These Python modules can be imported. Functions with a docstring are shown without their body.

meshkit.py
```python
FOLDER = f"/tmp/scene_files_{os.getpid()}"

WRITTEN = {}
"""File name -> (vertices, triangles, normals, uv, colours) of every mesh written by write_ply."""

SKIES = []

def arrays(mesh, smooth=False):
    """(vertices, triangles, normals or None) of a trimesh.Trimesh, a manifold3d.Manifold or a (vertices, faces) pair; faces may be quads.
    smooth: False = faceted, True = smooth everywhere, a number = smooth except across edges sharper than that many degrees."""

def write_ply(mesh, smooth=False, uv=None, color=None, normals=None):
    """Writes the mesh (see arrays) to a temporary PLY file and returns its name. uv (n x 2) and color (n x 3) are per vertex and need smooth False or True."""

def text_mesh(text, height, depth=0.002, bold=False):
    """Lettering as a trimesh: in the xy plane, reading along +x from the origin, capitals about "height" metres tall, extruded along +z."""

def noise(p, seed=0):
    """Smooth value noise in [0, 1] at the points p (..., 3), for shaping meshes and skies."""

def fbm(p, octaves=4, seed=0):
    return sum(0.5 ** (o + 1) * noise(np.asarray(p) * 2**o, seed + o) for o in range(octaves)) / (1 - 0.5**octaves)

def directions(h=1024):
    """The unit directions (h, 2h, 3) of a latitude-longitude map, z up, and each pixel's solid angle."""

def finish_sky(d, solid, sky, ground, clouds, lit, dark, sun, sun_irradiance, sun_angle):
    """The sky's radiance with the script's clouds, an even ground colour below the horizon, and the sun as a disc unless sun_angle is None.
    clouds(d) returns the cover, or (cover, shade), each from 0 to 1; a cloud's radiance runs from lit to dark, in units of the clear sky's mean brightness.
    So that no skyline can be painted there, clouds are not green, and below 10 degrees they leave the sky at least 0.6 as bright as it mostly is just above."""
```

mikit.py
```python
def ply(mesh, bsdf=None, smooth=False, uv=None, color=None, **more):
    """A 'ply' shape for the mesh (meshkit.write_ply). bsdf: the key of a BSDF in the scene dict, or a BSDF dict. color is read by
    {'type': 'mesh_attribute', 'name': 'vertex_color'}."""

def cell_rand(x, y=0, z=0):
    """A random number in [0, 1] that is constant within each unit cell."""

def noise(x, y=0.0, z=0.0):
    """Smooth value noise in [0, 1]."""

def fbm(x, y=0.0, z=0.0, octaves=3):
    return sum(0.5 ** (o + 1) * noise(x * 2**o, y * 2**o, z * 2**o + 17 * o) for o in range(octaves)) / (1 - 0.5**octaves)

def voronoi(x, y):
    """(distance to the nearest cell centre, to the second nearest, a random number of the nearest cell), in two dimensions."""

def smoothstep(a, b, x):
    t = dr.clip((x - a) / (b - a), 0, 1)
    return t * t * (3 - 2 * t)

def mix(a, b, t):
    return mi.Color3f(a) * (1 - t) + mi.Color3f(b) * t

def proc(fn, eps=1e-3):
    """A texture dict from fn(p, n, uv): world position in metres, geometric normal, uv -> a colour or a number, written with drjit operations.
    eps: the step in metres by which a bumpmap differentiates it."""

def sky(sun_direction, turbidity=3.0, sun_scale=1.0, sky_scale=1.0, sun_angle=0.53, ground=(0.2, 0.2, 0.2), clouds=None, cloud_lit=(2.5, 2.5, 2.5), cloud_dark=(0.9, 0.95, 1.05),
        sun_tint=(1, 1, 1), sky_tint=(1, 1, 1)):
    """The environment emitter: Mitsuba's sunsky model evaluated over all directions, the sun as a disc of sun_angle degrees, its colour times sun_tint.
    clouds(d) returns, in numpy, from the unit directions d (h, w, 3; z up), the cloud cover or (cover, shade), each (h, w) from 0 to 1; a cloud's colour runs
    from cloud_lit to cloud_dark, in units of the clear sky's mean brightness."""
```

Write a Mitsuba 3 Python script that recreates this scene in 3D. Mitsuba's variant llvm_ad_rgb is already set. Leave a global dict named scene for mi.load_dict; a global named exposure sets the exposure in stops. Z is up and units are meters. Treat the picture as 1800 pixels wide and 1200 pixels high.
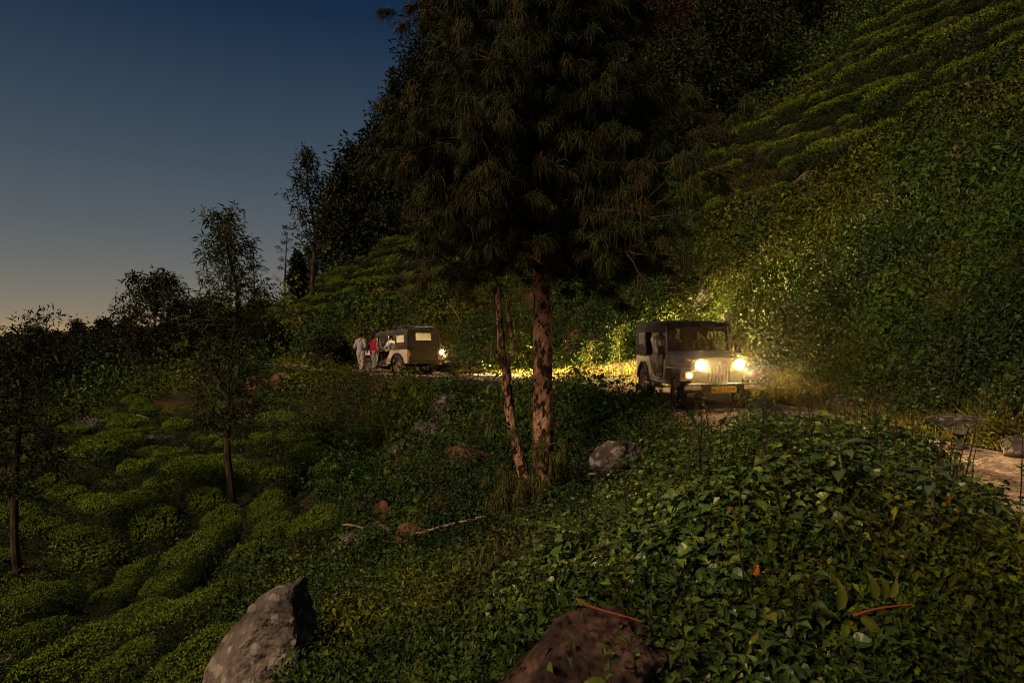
import math, random, numpy as np, trimesh, mitsuba as mi, mikit, meshkit, drjit as dr
import manifold3d as m3
from mikit import noise as tnoise, fbm as tfbm, voronoi as tvor, smoothstep as tss, mix as tmix
random.seed(7)
T = mi.ScalarTransform4f
scene, labels = {}, {}
# ------------------------------------------------------------------ camera, sky, exposure
FPX, HOR = 1200.0, 635.0          # focal length in pixels of the 1800 px wide picture, row of the horizon
scene['camera'] = {'type': 'perspective', 'fov': 2 * math.degrees(math.atan(900 / FPX)), 'fov_axis': 'x', 'near_clip': 0.05, 'far_clip': 3000.0,
                   'principal_point_offset_y': -(HOR - 600) / 1200.0,
                   'to_world': T().look_at(origin=[0, 0, 0], target=[0, 1, 0], up=[0, 0, 1])}
exposure = 1.75
def dusk(d):
    el = np.degrees(np.arcsin(np.clip(d[..., 2], -1, 1)))
    t = np.clip((el - 2.5) / 26.0, 0, 1)
    return 0.97 * t ** 0.33, np.clip((el - 4) / 22.0, 0, 1) ** 0.9
SUN = (-0.66, -0.62, 0.68)
scene['sky'] = mikit.sky(SUN, turbidity=3.5, sun_scale=0.56, sky_scale=0.58, sun_angle=20, ground=(0.06, 0.06, 0.05), clouds=dusk,
                         cloud_lit=(0.18, 0.60, 1.05), cloud_dark=(0.015, 0.13, 0.38), sun_tint=(1.0, 0.86, 0.64), sky_tint=(1.85, 0.98, 0.42))

def at(px, py, d):
    return np.array([(px - 900) / FPX * d, d, (HOR - py) / FPX * d])
def pix(p):
    p = np.asarray(p, float)
    return 900 + FPX * p[..., 0] / p[..., 1], HOR - FPX * p[..., 2] / p[..., 1]

# ------------------------------------------------------------------ bookkeeping
def put(key, mesh, bsdf, smooth=False, color=None, to_world=None, **more):
    n, k = 0, key
    while k in scene:
        n += 1; k = f'{key}_{n:03d}'
    d = mesh if isinstance(mesh, dict) else mikit.ply(mesh, bsdf, smooth=smooth, color=color)
    d = dict(d)
    if isinstance(mesh, dict) and bsdf is not None: d['bsdf'] = {'type': 'ref', 'id': bsdf}
    if to_world is not None: d['to_world'] = to_world
    d.update(more)
    scene[k] = d
    return k
USED = set()
def name(base):
    n, k = 0, base
    while k in USED or k in scene:
        n += 1; k = f'{base}_{n:03d}'
    USED.add(k)
    return k
def tag(key, label=None, cat=None, group=None, kind=None):
    labels[key] = {a: b for a, b in (('label', label), ('category', cat), ('group', group), ('kind', kind)) if b}
    return key

# ------------------------------------------------------------------ materials
def bs(key, **k): scene[key] = k; return key
def two(key, **k): scene[key] = {'type': 'twosided', 'bsdf': k}; return key
def rgb(*c): return {'type': 'rgb', 'value': list(c)}
VC = {'type': 'mesh_attribute', 'name': 'vertex_color'}
two('mat_leaf', type='principled', base_color=VC, roughness=0.62, specular=0.2)
bs('mat_leaf_thin', type='principledthin', base_color=VC, roughness=0.5, diff_trans=0.7, spec_trans=0.0)
two('mat_bark', type='principled', base_color=mikit.proc(lambda p, n, uv: tmix([0.075, 0.055, 0.042], [0.018, 0.014, 0.012], tss(0.35, 0.65, tfbm(p.x * 9, p.y * 9, p.z * 3)))), roughness=0.95, specular=0.1)
def pinebark(p, n, uv):
    a = tfbm(p.x * 16, p.y * 16, p.z * 7, octaves=4)
    b = tnoise(p.x * 55 + 5, p.y * 55, p.z * 22)
    g = tfbm(p.x * 4, p.y * 4, p.z * 2.2)
    c = tmix([0.26, 0.135, 0.09], [0.42, 0.25, 0.185], tss(.3, .7, g * .5 + tnoise(p.x * 30, p.y * 30, p.z * 14) * .5))
    return tmix(c, [0.03, 0.02, 0.016], tss(0.50, 0.60, a * 0.6 + b * 0.22 + (1 - g) * 0.22))
two('mat_pine_bark', type='bumpmap', arbitrary=mikit.proc(lambda p, n, uv: tfbm(p.x * 20, p.y * 20, p.z * 8, octaves=4), eps=0.003), scale=0.06,
    bsdf={'type': 'principled', 'base_color': mikit.proc(pinebark), 'roughness': 0.95, 'specular': 0.1})
def soilc(p, n, uv):
    a, b = tfbm(p.x * 0.9, p.y * 0.9, p.z * 0.9), tfbm(p.x * 8, p.y * 8, p.z * 8)
    c = tmix([0.032, 0.027, 0.016], [0.085, 0.046, 0.028], tss(0.56, 0.76, a))
    return c * (0.55 + 0.9 * b)
two('mat_soil', type='principled', base_color=mikit.proc(soilc), roughness=0.97, specular=0.1)
def roadc(p, n, uv):
    a, b, g = tfbm(p.x * 1.1, p.y * 1.1), tfbm(p.x * 7, p.y * 7), tnoise(p.x * 38, p.y * 38)
    c = tmix([0.17, 0.115, 0.085], [0.31, 0.235, 0.185], tss(0.35, 0.65, a))
    return c * (0.62 + 0.5 * b + 0.25 * g)
two('mat_road', type='bumpmap', arbitrary=mikit.proc(lambda p, n, uv: tfbm(p.x * 5, p.y * 5, 0.0, octaves=4), eps=0.01), scale=0.09,
    bsdf={'type': 'principled', 'base_color': mikit.proc(roadc), 'roughness': 0.95, 'specular': 0.1})
def rockc(p, n, uv):
    a, b = tfbm(p.x * 2.2, p.y * 2.2, p.z * 2.2, octaves=4), tfbm(p.x * 13, p.y * 13, p.z * 13)
    c = tmix([0.045, 0.039, 0.039], [0.150, 0.124, 0.120], tss(0.38, 0.70, a))
    c = tmix(c, [0.32, 0.29, 0.27], tss(0.63, 0.72, tnoise(p.x * 11, p.y * 11, p.z * 11)) * 0.5)   # lichen
    return c * (0.5 + b)
two('mat_rock', type='bumpmap', arbitrary=mikit.proc(lambda p, n, uv: tfbm(p.x * 9, p.y * 9, p.z * 9, octaves=4), eps=0.004), scale=0.16,
    bsdf={'type': 'principled', 'base_color': mikit.proc(rockc), 'roughness': 0.93, 'specular': 0.15})
two('mat_red_rock', type='bumpmap', arbitrary=mikit.proc(lambda p, n, uv: tfbm(p.x * 7, p.y * 7, p.z * 7, octaves=4), eps=0.005), scale=0.16,
    bsdf={'type': 'principled', 'base_color': mikit.proc(lambda p, n, uv: tmix([0.045, 0.028, 0.024], [0.16, 0.08, 0.055], tss(0.3, 0.7, tfbm(p.x * 3, p.y * 3, p.z * 3))) * (0.5 + tfbm(p.x * 12, p.y * 12, p.z * 12))), 'roughness': 0.95, 'specular': 0.1})

two('mat_brown_rock', type='bumpmap', arbitrary=mikit.proc(lambda p, n, uv: tfbm(p.x * 12, p.y * 12, p.z * 7, octaves=5), eps=0.003), scale=0.10,
    bsdf={'type': 'principled', 'base_color': mikit.proc(lambda p, n, uv: tmix([0.028, 0.020, 0.018], [0.105, 0.062, 0.052], tss(0.3, 0.75, tfbm(p.x * 6, p.y * 6, p.z * 6, octaves=4))) * (0.4 + 1.2 * tnoise(p.x * 34, p.y * 34, p.z * 34))), 'roughness': 0.95, 'specular': 0.1})

# ------------------------------------------------------------------ terrain
ROAD = np.array([(9.5, -14, -1.7), (7.0, -7, -1.5), (5.6, -1, -1.38), (4.75, 6, -1.22), (4.35, 12, -1.04), (3.8, 17, -0.84), (2.3, 21.5, -0.74), (-0.4, 25.2, -0.6), (-4.0, 28.0, -0.48),
                 (-9, 32.0, -0.30), (-15, 37.5, -0.05), (-21, 45, 0.2), (-27, 54, 0.3), (-36, 62, 0.1), (-52, 68, -0.6), (-80, 72, -2.0), (-120, 70, -3.0)], float)
from scipy.interpolate import CubicSpline
from scipy.spatial import cKDTree
_u = np.concatenate([[0], np.cumsum(np.linalg.norm(np.diff(ROAD[:, :2], axis=0), axis=1))])
_sp = CubicSpline(_u, ROAD)
UU = np.arange(0, _u[-1], 0.1)
RP = _sp(UU); RT = _sp(UU, 1)[:, :2]; RT /= np.linalg.norm(RT, axis=1, keepdims=True)
RN = np.stack([RT[:, 1], -RT[:, 0]], 1)           # to the right of travel = uphill
_kd = cKDTree(RP[:, :2])
def ss(a, b, x):
    t = np.clip((np.asarray(x, float) - a) / (b - a), 0, 1)
    return t * t * (3 - 2 * t)
def road_coords(x, y):
    q = np.stack([x, y], -1)
    d, i = _kd.query(q.reshape(-1, 2))
    i = i.reshape(np.shape(x)); d = d.reshape(np.shape(x))
    side = np.sign(((q - RP[i, :2]) * RN[i]).sum(-1))
    return d * side, UU[i], RP[i, 2]
U_BEND = float(UU[_kd.query([2.3, 21.5])[1]])
U_J2 = float(UU[_kd.query([-4.0, 28.0])[1]])
def n2(x, y, f, seed=0, octaves=3):
    return meshkit.fbm(np.stack([np.asarray(x) * f, np.asarray(y) * f, np.zeros_like(np.asarray(x, float))], -1), octaves, seed) - 0.5
def H(x, y, detail=True):
    x, y = np.asarray(x, float), np.asarray(y, float)
    s, u, zr = road_coords(x, y)
    verge = 2.1 + 2.0 * np.exp(-((u - U_BEND - 3.0) / 7.5) ** 2) + 0.2 * ss(U_BEND + 10, U_BEND + 20, u)
    steep = 1.15 - 0.42 * ss(U_BEND, U_J2 + 22, u)
    far = 0.86 - 0.22 * ss(U_J2, U_J2 + 22, u)
    a = np.maximum(s - verge, 0)
    crest = 34 - 14 * ss(U_J2 + 10, U_J2 + 24, u) - 18 * ss(U_J2 + 21, U_J2 + 37, u)
    up = steep * np.minimum(a, 5) + far * np.maximum(a - 5, 0)
    over = np.maximum(a - crest, 0)
    up = up - 0.045 * np.minimum(over, 12) ** 2 - 1.08 * np.maximum(over - 12, 0)
    up = up * (1 - np.exp(-a / 0.7) * 0.6) + 0.34 * np.clip(s - 2.0, 0, 2.6) * np.exp(-((u - U_BEND + 0.5) / 5.0) ** 2)
    b = np.maximum(-s - 1.9, 0)
    down = 0.62 * np.minimum(b, 1.8) + 0.33 * np.clip(b - 1.8, 0, 11) + 0.24 * np.clip(b - 12.8, 0, 25) + 0.6 * np.maximum(b - 37.8, 0)
    z = zr + np.where(s > 0, up, -down)
    z = z + 1.05 * np.exp(-(((x - 0.9) / 2.6) ** 2 + ((y - 3.2) / 3.4) ** 2)) * ss(1.7, 3.0, -s)      # mound under the shrubs by the camera
    z = z - 1.9 * np.exp(-(((x - 2.3) / 0.85) ** 2 + ((y - 2.5) / 0.95) ** 2)) * ss(1.9, 2.4, -s)      # hollow beside the mound
    w = ss(0.2, 2.5, np.abs(s) - 1.9)
    if detail:
        z = z + w * (n2(x, y, 0.17, 3) * 1.1 + n2(x, y, 0.7, 5) * 0.35)
    return z
def nrm(x, y, e=0.25):
    gx = (H(x + e, y) - H(x - e, y)) / (2 * e); gy = (H(x, y + e) - H(x, y - e)) / (2 * e)
    n = np.stack([-gx, -gy, np.ones_like(gx)], -1)
    return n / np.linalg.norm(n, axis=-1, keepdims=True)
def ground(px, py, lo=2.0, hi=120.0):
    d = np.geomspace(lo, hi, 1500)
    p = np.stack([(px - 900) / FPX * d, d, (HOR - py) / FPX * d], -1)
    below = p[:, 2] < H(p[:, 0], p[:, 1])
    i = int(np.argmax(below)) if below.any() else len(d) - 1
    return np.array([p[i, 0], p[i, 1], float(H(p[i, 0], p[i, 1]))])

def axis(lo, hi, fine, c, grow):
    out, v, st = [c], c, fine
    while v < hi: v += st; out.append(v); st = fine + grow * abs(v - c)
    v, st = c, fine
    while v > lo: v -= st; out.append(v); st = fine + grow * abs(v - c)
    return np.array(sorted(out))
gx, gy = axis(-170, 110, 0.22, 1.5, 0.018), axis(-25, 170, 0.22, 9, 0.014)
X, Y = np.meshgrid(gx, gy, indexing='ij')
S0, _, _ = road_coords(X, Y)
Z = H(X, Y) - 0.07 * (1 - ss(1.45, 1.75, np.abs(S0)))
ij = np.arange(X.size).reshape(X.shape)
quads = np.stack([ij[:-1, :-1], ij[1:, :-1], ij[1:, 1:], ij[:-1, 1:]], -1).reshape(-1, 4)
tag(put('hillside', (np.stack([X, Y, Z], -1).reshape(-1, 3), quads), 'mat_soil', smooth=True), 'steep soil slope falling from upper right to lower left under the plants', kind='structure')
# valley floor far below, reaching to the horizon
vx = np.linspace(-2500, 2500, 41)
VX, VY = np.meshgrid(vx, vx, indexing='ij')
VZ = -75 + 18 * n2(VX, VY, 0.004, 9)
ij = np.arange(VX.size).reshape(VX.shape)
tag(put('valley', (np.stack([VX, VY, VZ], -1).reshape(-1, 3), np.stack([ij[:-1, :-1], ij[1:, :-1], ij[1:, 1:], ij[:-1, 1:]], -1).reshape(-1, 4)), 'mat_soil', smooth=True), 'dark valley far below the slope', kind='structure')
# the dirt road: a sheet with wheel ruts and ragged edges
us = np.arange(2, UU[-1] - 30, 0.3); sv = np.linspace(-1, 1, 19)
ii = np.searchsorted(UU, us)
wl = 1.85 + 0.35 * n2(us, us * 0, 0.6, 21); wr = 1.95 + 0.5 * n2(us, us * 0 + 50, 0.5, 22)
rs = np.where(sv[None] < 0, sv[None] * wl[:, None], sv[None] * wr[:, None])
RX = RP[ii, 0][:, None] + RN[ii, 0][:, None] * rs; RY = RP[ii, 1][:, None] + RN[ii, 1][:, None] * rs
RZ = H(RX, RY) + 0.012 - 0.05 * (np.exp(-((rs - 0.72) / 0.2) ** 2) + np.exp(-((rs + 0.72) / 0.2) ** 2)) + 0.05 * n2(RX, RY, 1.3, 4) - 0.12 * ss(0.9, 1.0, np.abs(sv))[None]
ij = np.arange(RX.size).reshape(RX.shape)
tag(put('road', (np.stack([RX, RY, RZ], -1).reshape(-1, 3), np.stack([ij[:-1, :-1], ij[:-1, 1:], ij[1:, 1:], ij[1:, :-1]], -1).reshape(-1, 4)), 'mat_road', smooth=True), 'rutted pale dirt road curving round the hillside', kind='structure')
# ------------------------------------------------------------------ mesh helpers
def cat(ms):
    ms = [m for m in ms if m is not None]
    v, f, o = [], [], 0
    for m in ms:
        mv, mf = (m.vertices, m.faces) if hasattr(m, 'vertices') else m
        mf = np.asarray(mf)
        if mf.shape[1] == 4: mf = np.vstack([mf[:, [0, 1, 2]], mf[:, [0, 2, 3]]])
        v.append(np.asarray(mv)); f.append(mf + o); o += len(mv)
    return np.vstack(v), np.vstack(f)
def mt(man):
    m = man.to_mesh(); return trimesh.Trimesh(np.array(m.vert_properties[:, :3]), np.array(m.tri_verts), process=False)
def rbox(c, size, r=0.015, rot=None):
    c, h = np.asarray(c, float), np.asarray(size, float) / 2
    r = min(r, h.min() * 0.9)
    pts = []
    for sx in (-1, 1):
        for sy in (-1, 1):
            for sz in (-1, 1):
                k = np.array([sx, sy, sz]) * h
                for a in range(3):
                    e = np.array([sx, sy, sz]) * r; e[a] = 0
                    pts.append(k - e)
    m = m3.Manifold.hull_points(np.array(pts))
    t = mt(m)
    if rot is not None: t.apply_transform(rot)
    t.apply_translation(c)
    return t
def mbox(lo, hi):
    lo, hi = np.asarray(lo, float), np.asarray(hi, float)
    return m3.Manifold.cube(hi - lo).translate(lo)
def mcyl(p0, p1, r0, r1=None, n=32):
    p0, p1 = np.asarray(p0, float), np.asarray(p1, float); L = np.linalg.norm(p1 - p0)
    c = trimesh.creation.cylinder(1, L, sections=n)
    M = trimesh.geometry.align_vectors([0, 0, 1], (p1 - p0) / L)
    m = m3.Manifold.cylinder(L, r0, r0 if r1 is None else r1, n)
    A = np.eye(4); A[:3, :3] = M[:3, :3]; A[:3, 3] = p0
    return m.transform(A[:3])
def extr_y(poly, y0, y1):
    """polygon in (x, z), extruded from y0 to y1"""
    cs = m3.CrossSection([np.asarray(poly, float)], m3.FillRule.NonZero)
    m = cs.extrude(y1 - y0)                                   # (x, z, y)
    return m.transform(np.array([[1, 0, 0, 0], [0, 0, 1, y0], [0, 1, 0, 0]], float)) if False else m.transform(np.array([[1, 0, 0, 0], [0, 0, -1, y1], [0, 1, 0, 0]], float))
def extr_x(poly, x0, x1):
    """polygon in (y, z), extruded from x0 to x1"""
    cs = m3.CrossSection([np.asarray(poly, float)], m3.FillRule.NonZero)
    return cs.extrude(x1 - x0).transform(np.array([[0, 0, 1, x0], [1, 0, 0, 0], [0, 1, 0, 0]], float))
def tube(pts, rad, sides=6, caps=True):
    p = np.asarray(pts, float); n = len(p)
    r = np.broadcast_to(np.asarray(rad, float), (n,))
    t = np.gradient(p, axis=0); t /= np.linalg.norm(t, axis=1, keepdims=True) + 1e-12
    ref = np.array([0, 0, 1.0]) if abs(t[:, 2]).mean() < 0.8 else np.array([1.0, 0, 0])
    a = np.cross(t, ref); a /= np.linalg.norm(a, axis=1, keepdims=True) + 1e-12
    b = np.cross(t, a); an = np.arange(sides) * 2 * np.pi / sides
    v = (p[:, None] + r[:, None, None] * (np.cos(an)[None, :, None] * a[:, None] + np.sin(an)[None, :, None] * b[:, None])).reshape(-1, 3)
    i, j = np.meshgrid(np.arange(n - 1), np.arange(sides), indexing='ij')
    q = np.stack([i * sides + j, (i + 1) * sides + j, (i + 1) * sides + (j + 1) % sides, i * sides + (j + 1) % sides], -1).reshape(-1, 4)
    f = np.vstack([q[:, [0, 1, 2]], q[:, [0, 2, 3]]])
    if caps:
        v = np.vstack([v, p[:1], p[-1:]]); k = np.arange(sides)
        f = np.vstack([f, np.stack([k, (k + 1) % sides, k * 0 + len(v) - 2], 1), np.stack([(k + 1) % sides + (n - 1) * sides, k + (n - 1) * sides, k * 0 + len(v) - 1], 1)])
    return v, f
def hull_chain(pairs, refine=0.03, smooth=8, seg=12):
    """pairs of ((p, r), (q, s)): hulls of two spheres each, joined into one smoothed body"""
    out = m3.Manifold()
    for (p, r), (q, s) in pairs:
        a = m3.Manifold.sphere(r, seg).translate(np.asarray(p, float)); b = m3.Manifold.sphere(s, seg).translate(np.asarray(q, float))
        out += m3.Manifold.batch_hull([a, b])
    m = mt(out.refine_to_length(refine * 1.4)); m.merge_vertices()
    trimesh.smoothing.filter_taubin(m, iterations=smooth)
    return m
def rot_pose(x, y, z, yaw, pitch=0, roll=0):
    return T().translate([x, y, z]).rotate([0, 0, 1], math.degrees(yaw)).rotate([0, 1, 0], math.degrees(pitch)).rotate([1, 0, 0], math.degrees(roll))

# ------------------------------------------------------------------ vehicle materials
def dusty(base, dust, lo=0.42, hi=0.75, amount=0.8):
    return mikit.proc(lambda p, n, uv: tmix(base, dust, amount * tss(lo, hi, tfbm(p.x * 3.1, p.y * 3.1, p.z * 4.3, octaves=4) * 0.7 + 0.3 * tnoise(p.x * 19, p.y * 19, p.z * 19))))
two('mat_tan_paint', type='principled', base_color=dusty([0.56, 0.50, 0.43], [0.33, 0.26, 0.20]), roughness=0.38, specular=0.5, clearcoat=0.15)
two('mat_black_paint', type='principled', base_color=dusty([0.022, 0.02, 0.019], [0.085, 0.065, 0.05], 0.5, 0.95, 0.3), roughness=0.45, specular=0.5)
two('mat_camo', type='principled', base_color=mikit.proc(lambda p, n, uv: tmix([0.022, 0.020, 0.018], [0.26, 0.205, 0.155], tss(.55, .58, tfbm(p.y * 1.9 + p.z * 1.6 + 3, p.z * 2.6 - p.y * .8)))), roughness=.5, specular=.4)
two('mat_canvas', type='bumpmap', arbitrary=mikit.proc(lambda p, n, uv: tfbm(p.x * 5, p.y * 5, p.z * 5), eps=0.01), scale=0.03,
    bsdf={'type': 'principled', 'base_color': dusty([0.045, 0.040, 0.040], [0.10, 0.082, 0.072]), 'roughness': 0.75, 'specular': 0.3})
two('mat_rubber', type='principled', base_color=dusty([0.02, 0.019, 0.018], [0.17, 0.115, 0.08], 0.4, 0.8), roughness=0.9, specular=0.2)
two('mat_rim', type='principled', base_color=dusty([0.16, 0.11, 0.09], [0.24, 0.16, 0.11]), roughness=0.6, specular=0.4)
two('mat_chrome', type='roughconductor', material='Al', alpha=0.22)
two('mat_white_paint', type='principled', base_color=dusty([0.78, 0.76, 0.74], [0.5, 0.42, 0.35], 0.5, 0.9), roughness=0.4)
two('mat_plate', type='principled', base_color=rgb(0.75, 0.40, 0.012), roughness=0.45)
two('mat_ink', type='principled', base_color=rgb(0.02, 0.015, 0.01), roughness=0.5)
two('mat_amber', type='principled', base_color=rgb(0.8, 0.22, 0.03), roughness=0.25, specular=0.6)
two('mat_red_lens', type='principled', base_color=rgb(0.5, 0.02, 0.03), roughness=0.25, specular=0.6)
bs('mat_glass', type='thindielectric', int_ior=1.9, specular_transmittance=rgb(.55, .56, .55))
bs('mat_plastic_window', type='principledthin', base_color=rgb(0.8, 0.76, 0.66), roughness=0.35, diff_trans=1.3, spec_trans=0.25)
two('mat_lamp_lens', type='principled', base_color=rgb(0.8, 0.8, 0.78), roughness=0.2)
two('mat_vinyl', type='principled', base_color=rgb(0.05, 0.04, 0.038), roughness=0.6)

# ------------------------------------------------------------------ jeep: X forward, Y left, Z up, origin on the ground in the middle
TUBW = 0.75
def jeep_meshes():
    M = {}
    arch = lambda x, r: mcyl((x, -2, 0.40), (x, 2, 0.40), r, n=40)
    # tub with the scooped door openings, wheel arches and an open top
    tub = mbox((-1.82, -TUBW, 0.46), (0.60, TUBW, 1.00)) - mbox((-1.78, -TUBW + .035, 0.52), (0.56, TUBW - .035, 1.2))
    scoop = [(-0.62, 1.3), (-0.60, 0.99), (-0.54, 0.90), (-0.46, 0.80), (-0.36, 0.70), (-0.22, 0.63), (0.0, 0.60), (0.26, 0.60), (0.36, 0.64), (0.41, 0.74), (0.42, 1.3)]
    tub = tub - extr_y(scoop, -1, 1) - (arch(-1.12, 0.43) - mbox((-3, -0.42, 0), (1, 0.42, 1.2)))
    M['body'] = (mt(tub), 'mat_tan_paint', 30)
    for s, nm in ((1, 'l'), (-1, 'r')):
        ring = (mcyl((-1.12, s * (TUBW - 0.02), 0.40), (-1.12, s * (TUBW + 0.055), 0.40), 0.475, n=40) - mcyl((-1.12, -2, 0.40), (-1.12, 2, 0.40), 0.43, n=40)) ^ mbox((-1.8, -2, 0.46), (-0.5, 2, 1.2))
        M['arch_' + nm] = (mt(ring), 'mat_black_paint', 30)
    # bonnet: rounded top, narrowing forwards
    secs = []
    for x, w, zt in ((0.60, 0.66, 1.14), (1.0, 0.60, 1.125), (1.62, 0.50, 1.07), (1.69, 0.49, 1.04)):
        secs.append([(x, w * a, b) for a, b in ((-1, 0.72), (-1, zt - 0.10), (-0.93, zt - 0.04), (-0.8, zt - 0.012), (-0.35, zt + 0.012), (0, zt + 0.018), (0.35, zt + 0.012), (0.8, zt - 0.012), (0.93, zt - 0.04), (1, zt - 0.10), (1, 0.72))])
    hood = m3.Manifold()
    for a, b in zip(secs[:-1], secs[1:]): hood += m3.Manifold.hull_points(np.array(a + b, float))
    M['bonnet'] = (mt(hood), 'mat_tan_paint', 35)
    M['cowl'] = (cat([rbox((0.54, 0, 1.02), (0.14, 1.46, 0.30), 0.04)]), 'mat_tan_paint', 35)
    g = m3.Manifold.hull_points(np.array([(x, s * w, z) for x in (1.66, 1.72) for s in (-1, 1) for w, z in ((0.56, 0.50), (0.58, 0.90), (0.56, 1.02), (0.48, 1.065))], float))
    for k in range(7): g -= mbox((1.6, -0.21 + k * 0.07 - 0.014, 0.56), (1.8, -0.21 + k * 0.07 + 0.014, 0.92))
    for s in (-1, 1): g -= mcyl((1.6, s * 0.40, 0.93), (1.8, s * 0.40, 0.93), 0.105)
    M['grille'] = (mt(g), 'mat_tan_paint', 30)
    M['radiator'] = (cat([rbox((1.63, 0, 0.75), (0.03, 0.6, 0.5))]), 'mat_vinyl', 30)
    M['badge'] = (mt(mcyl((1.72, 0, 0.985), (1.735, 0, 0.985), 0.03)), 'mat_chrome', 30)
    for s, nm in ((1, 'l'), (-1, 'r')):
        prof = [(0.60, 0.60), (0.68, 0.80), (0.80, 0.87), (1.62, 0.885), (1.72, 0.86), (1.77, 0.80), (1.785, 0.64), (1.755, 0.64), (1.745, 0.78), (1.70, 0.83), (1.60, 0.85), (0.82, 0.835), (0.71, 0.77), (0.63, 0.58)]
        f = extr_y(prof, 0.50, 0.80) if s > 0 else extr_y(prof, -0.80, -0.50)
        f += mbox((1.70, min(s * .5, s * .8), 0.62), (1.765, max(s * .5, s * .8), 0.81))
        M['fender_' + nm] = (mt(f), 'mat_tan_paint', 40)
        inner = mbox((0.62, min(s * .5, s * .54), 0.56), (1.70, max(s * .5, s * .54), 0.86))
        M['apron_' + nm] = (mt(inner), 'mat_vinyl', 30)
        M['bezel_' + nm] = (mt(mcyl((1.69, s * 0.40, 0.93), (1.75, s * 0.40, 0.93), 0.118, 0.108) - mcyl((1.6, s * 0.40, 0.93), (1.8, s * 0.40, 0.93), 0.092)), 'mat_chrome', 30)
        dome = trimesh.creation.icosphere(3, 1.0); dv = dome.vertices * np.array([0.05, 0.094, 0.094]) + np.array([1.725, s * 0.40, 0.93])
        M['lens_' + nm] = ((dv, dome.faces), 'mat_lamp_lens', True)
        M['turn_' + nm] = (cat([rbox((1.79, s * 0.745, 0.745), (0.06, 0.085, 0.095), 0.02)]), 'mat_amber', 30)
        M['side_lamp_' + nm] = (cat([rbox((1.795, s * 0.635, 0.74), (0.06, 0.12, 0.105), 0.03)]), 'mat_lamp_lens', 30)
        M['end_' + nm] = (cat([rbox((1.915, s * 0.61, 0.50), (0.05, 0.34, 0.085), 0.02)]), 'mat_white_paint', 30)
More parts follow.
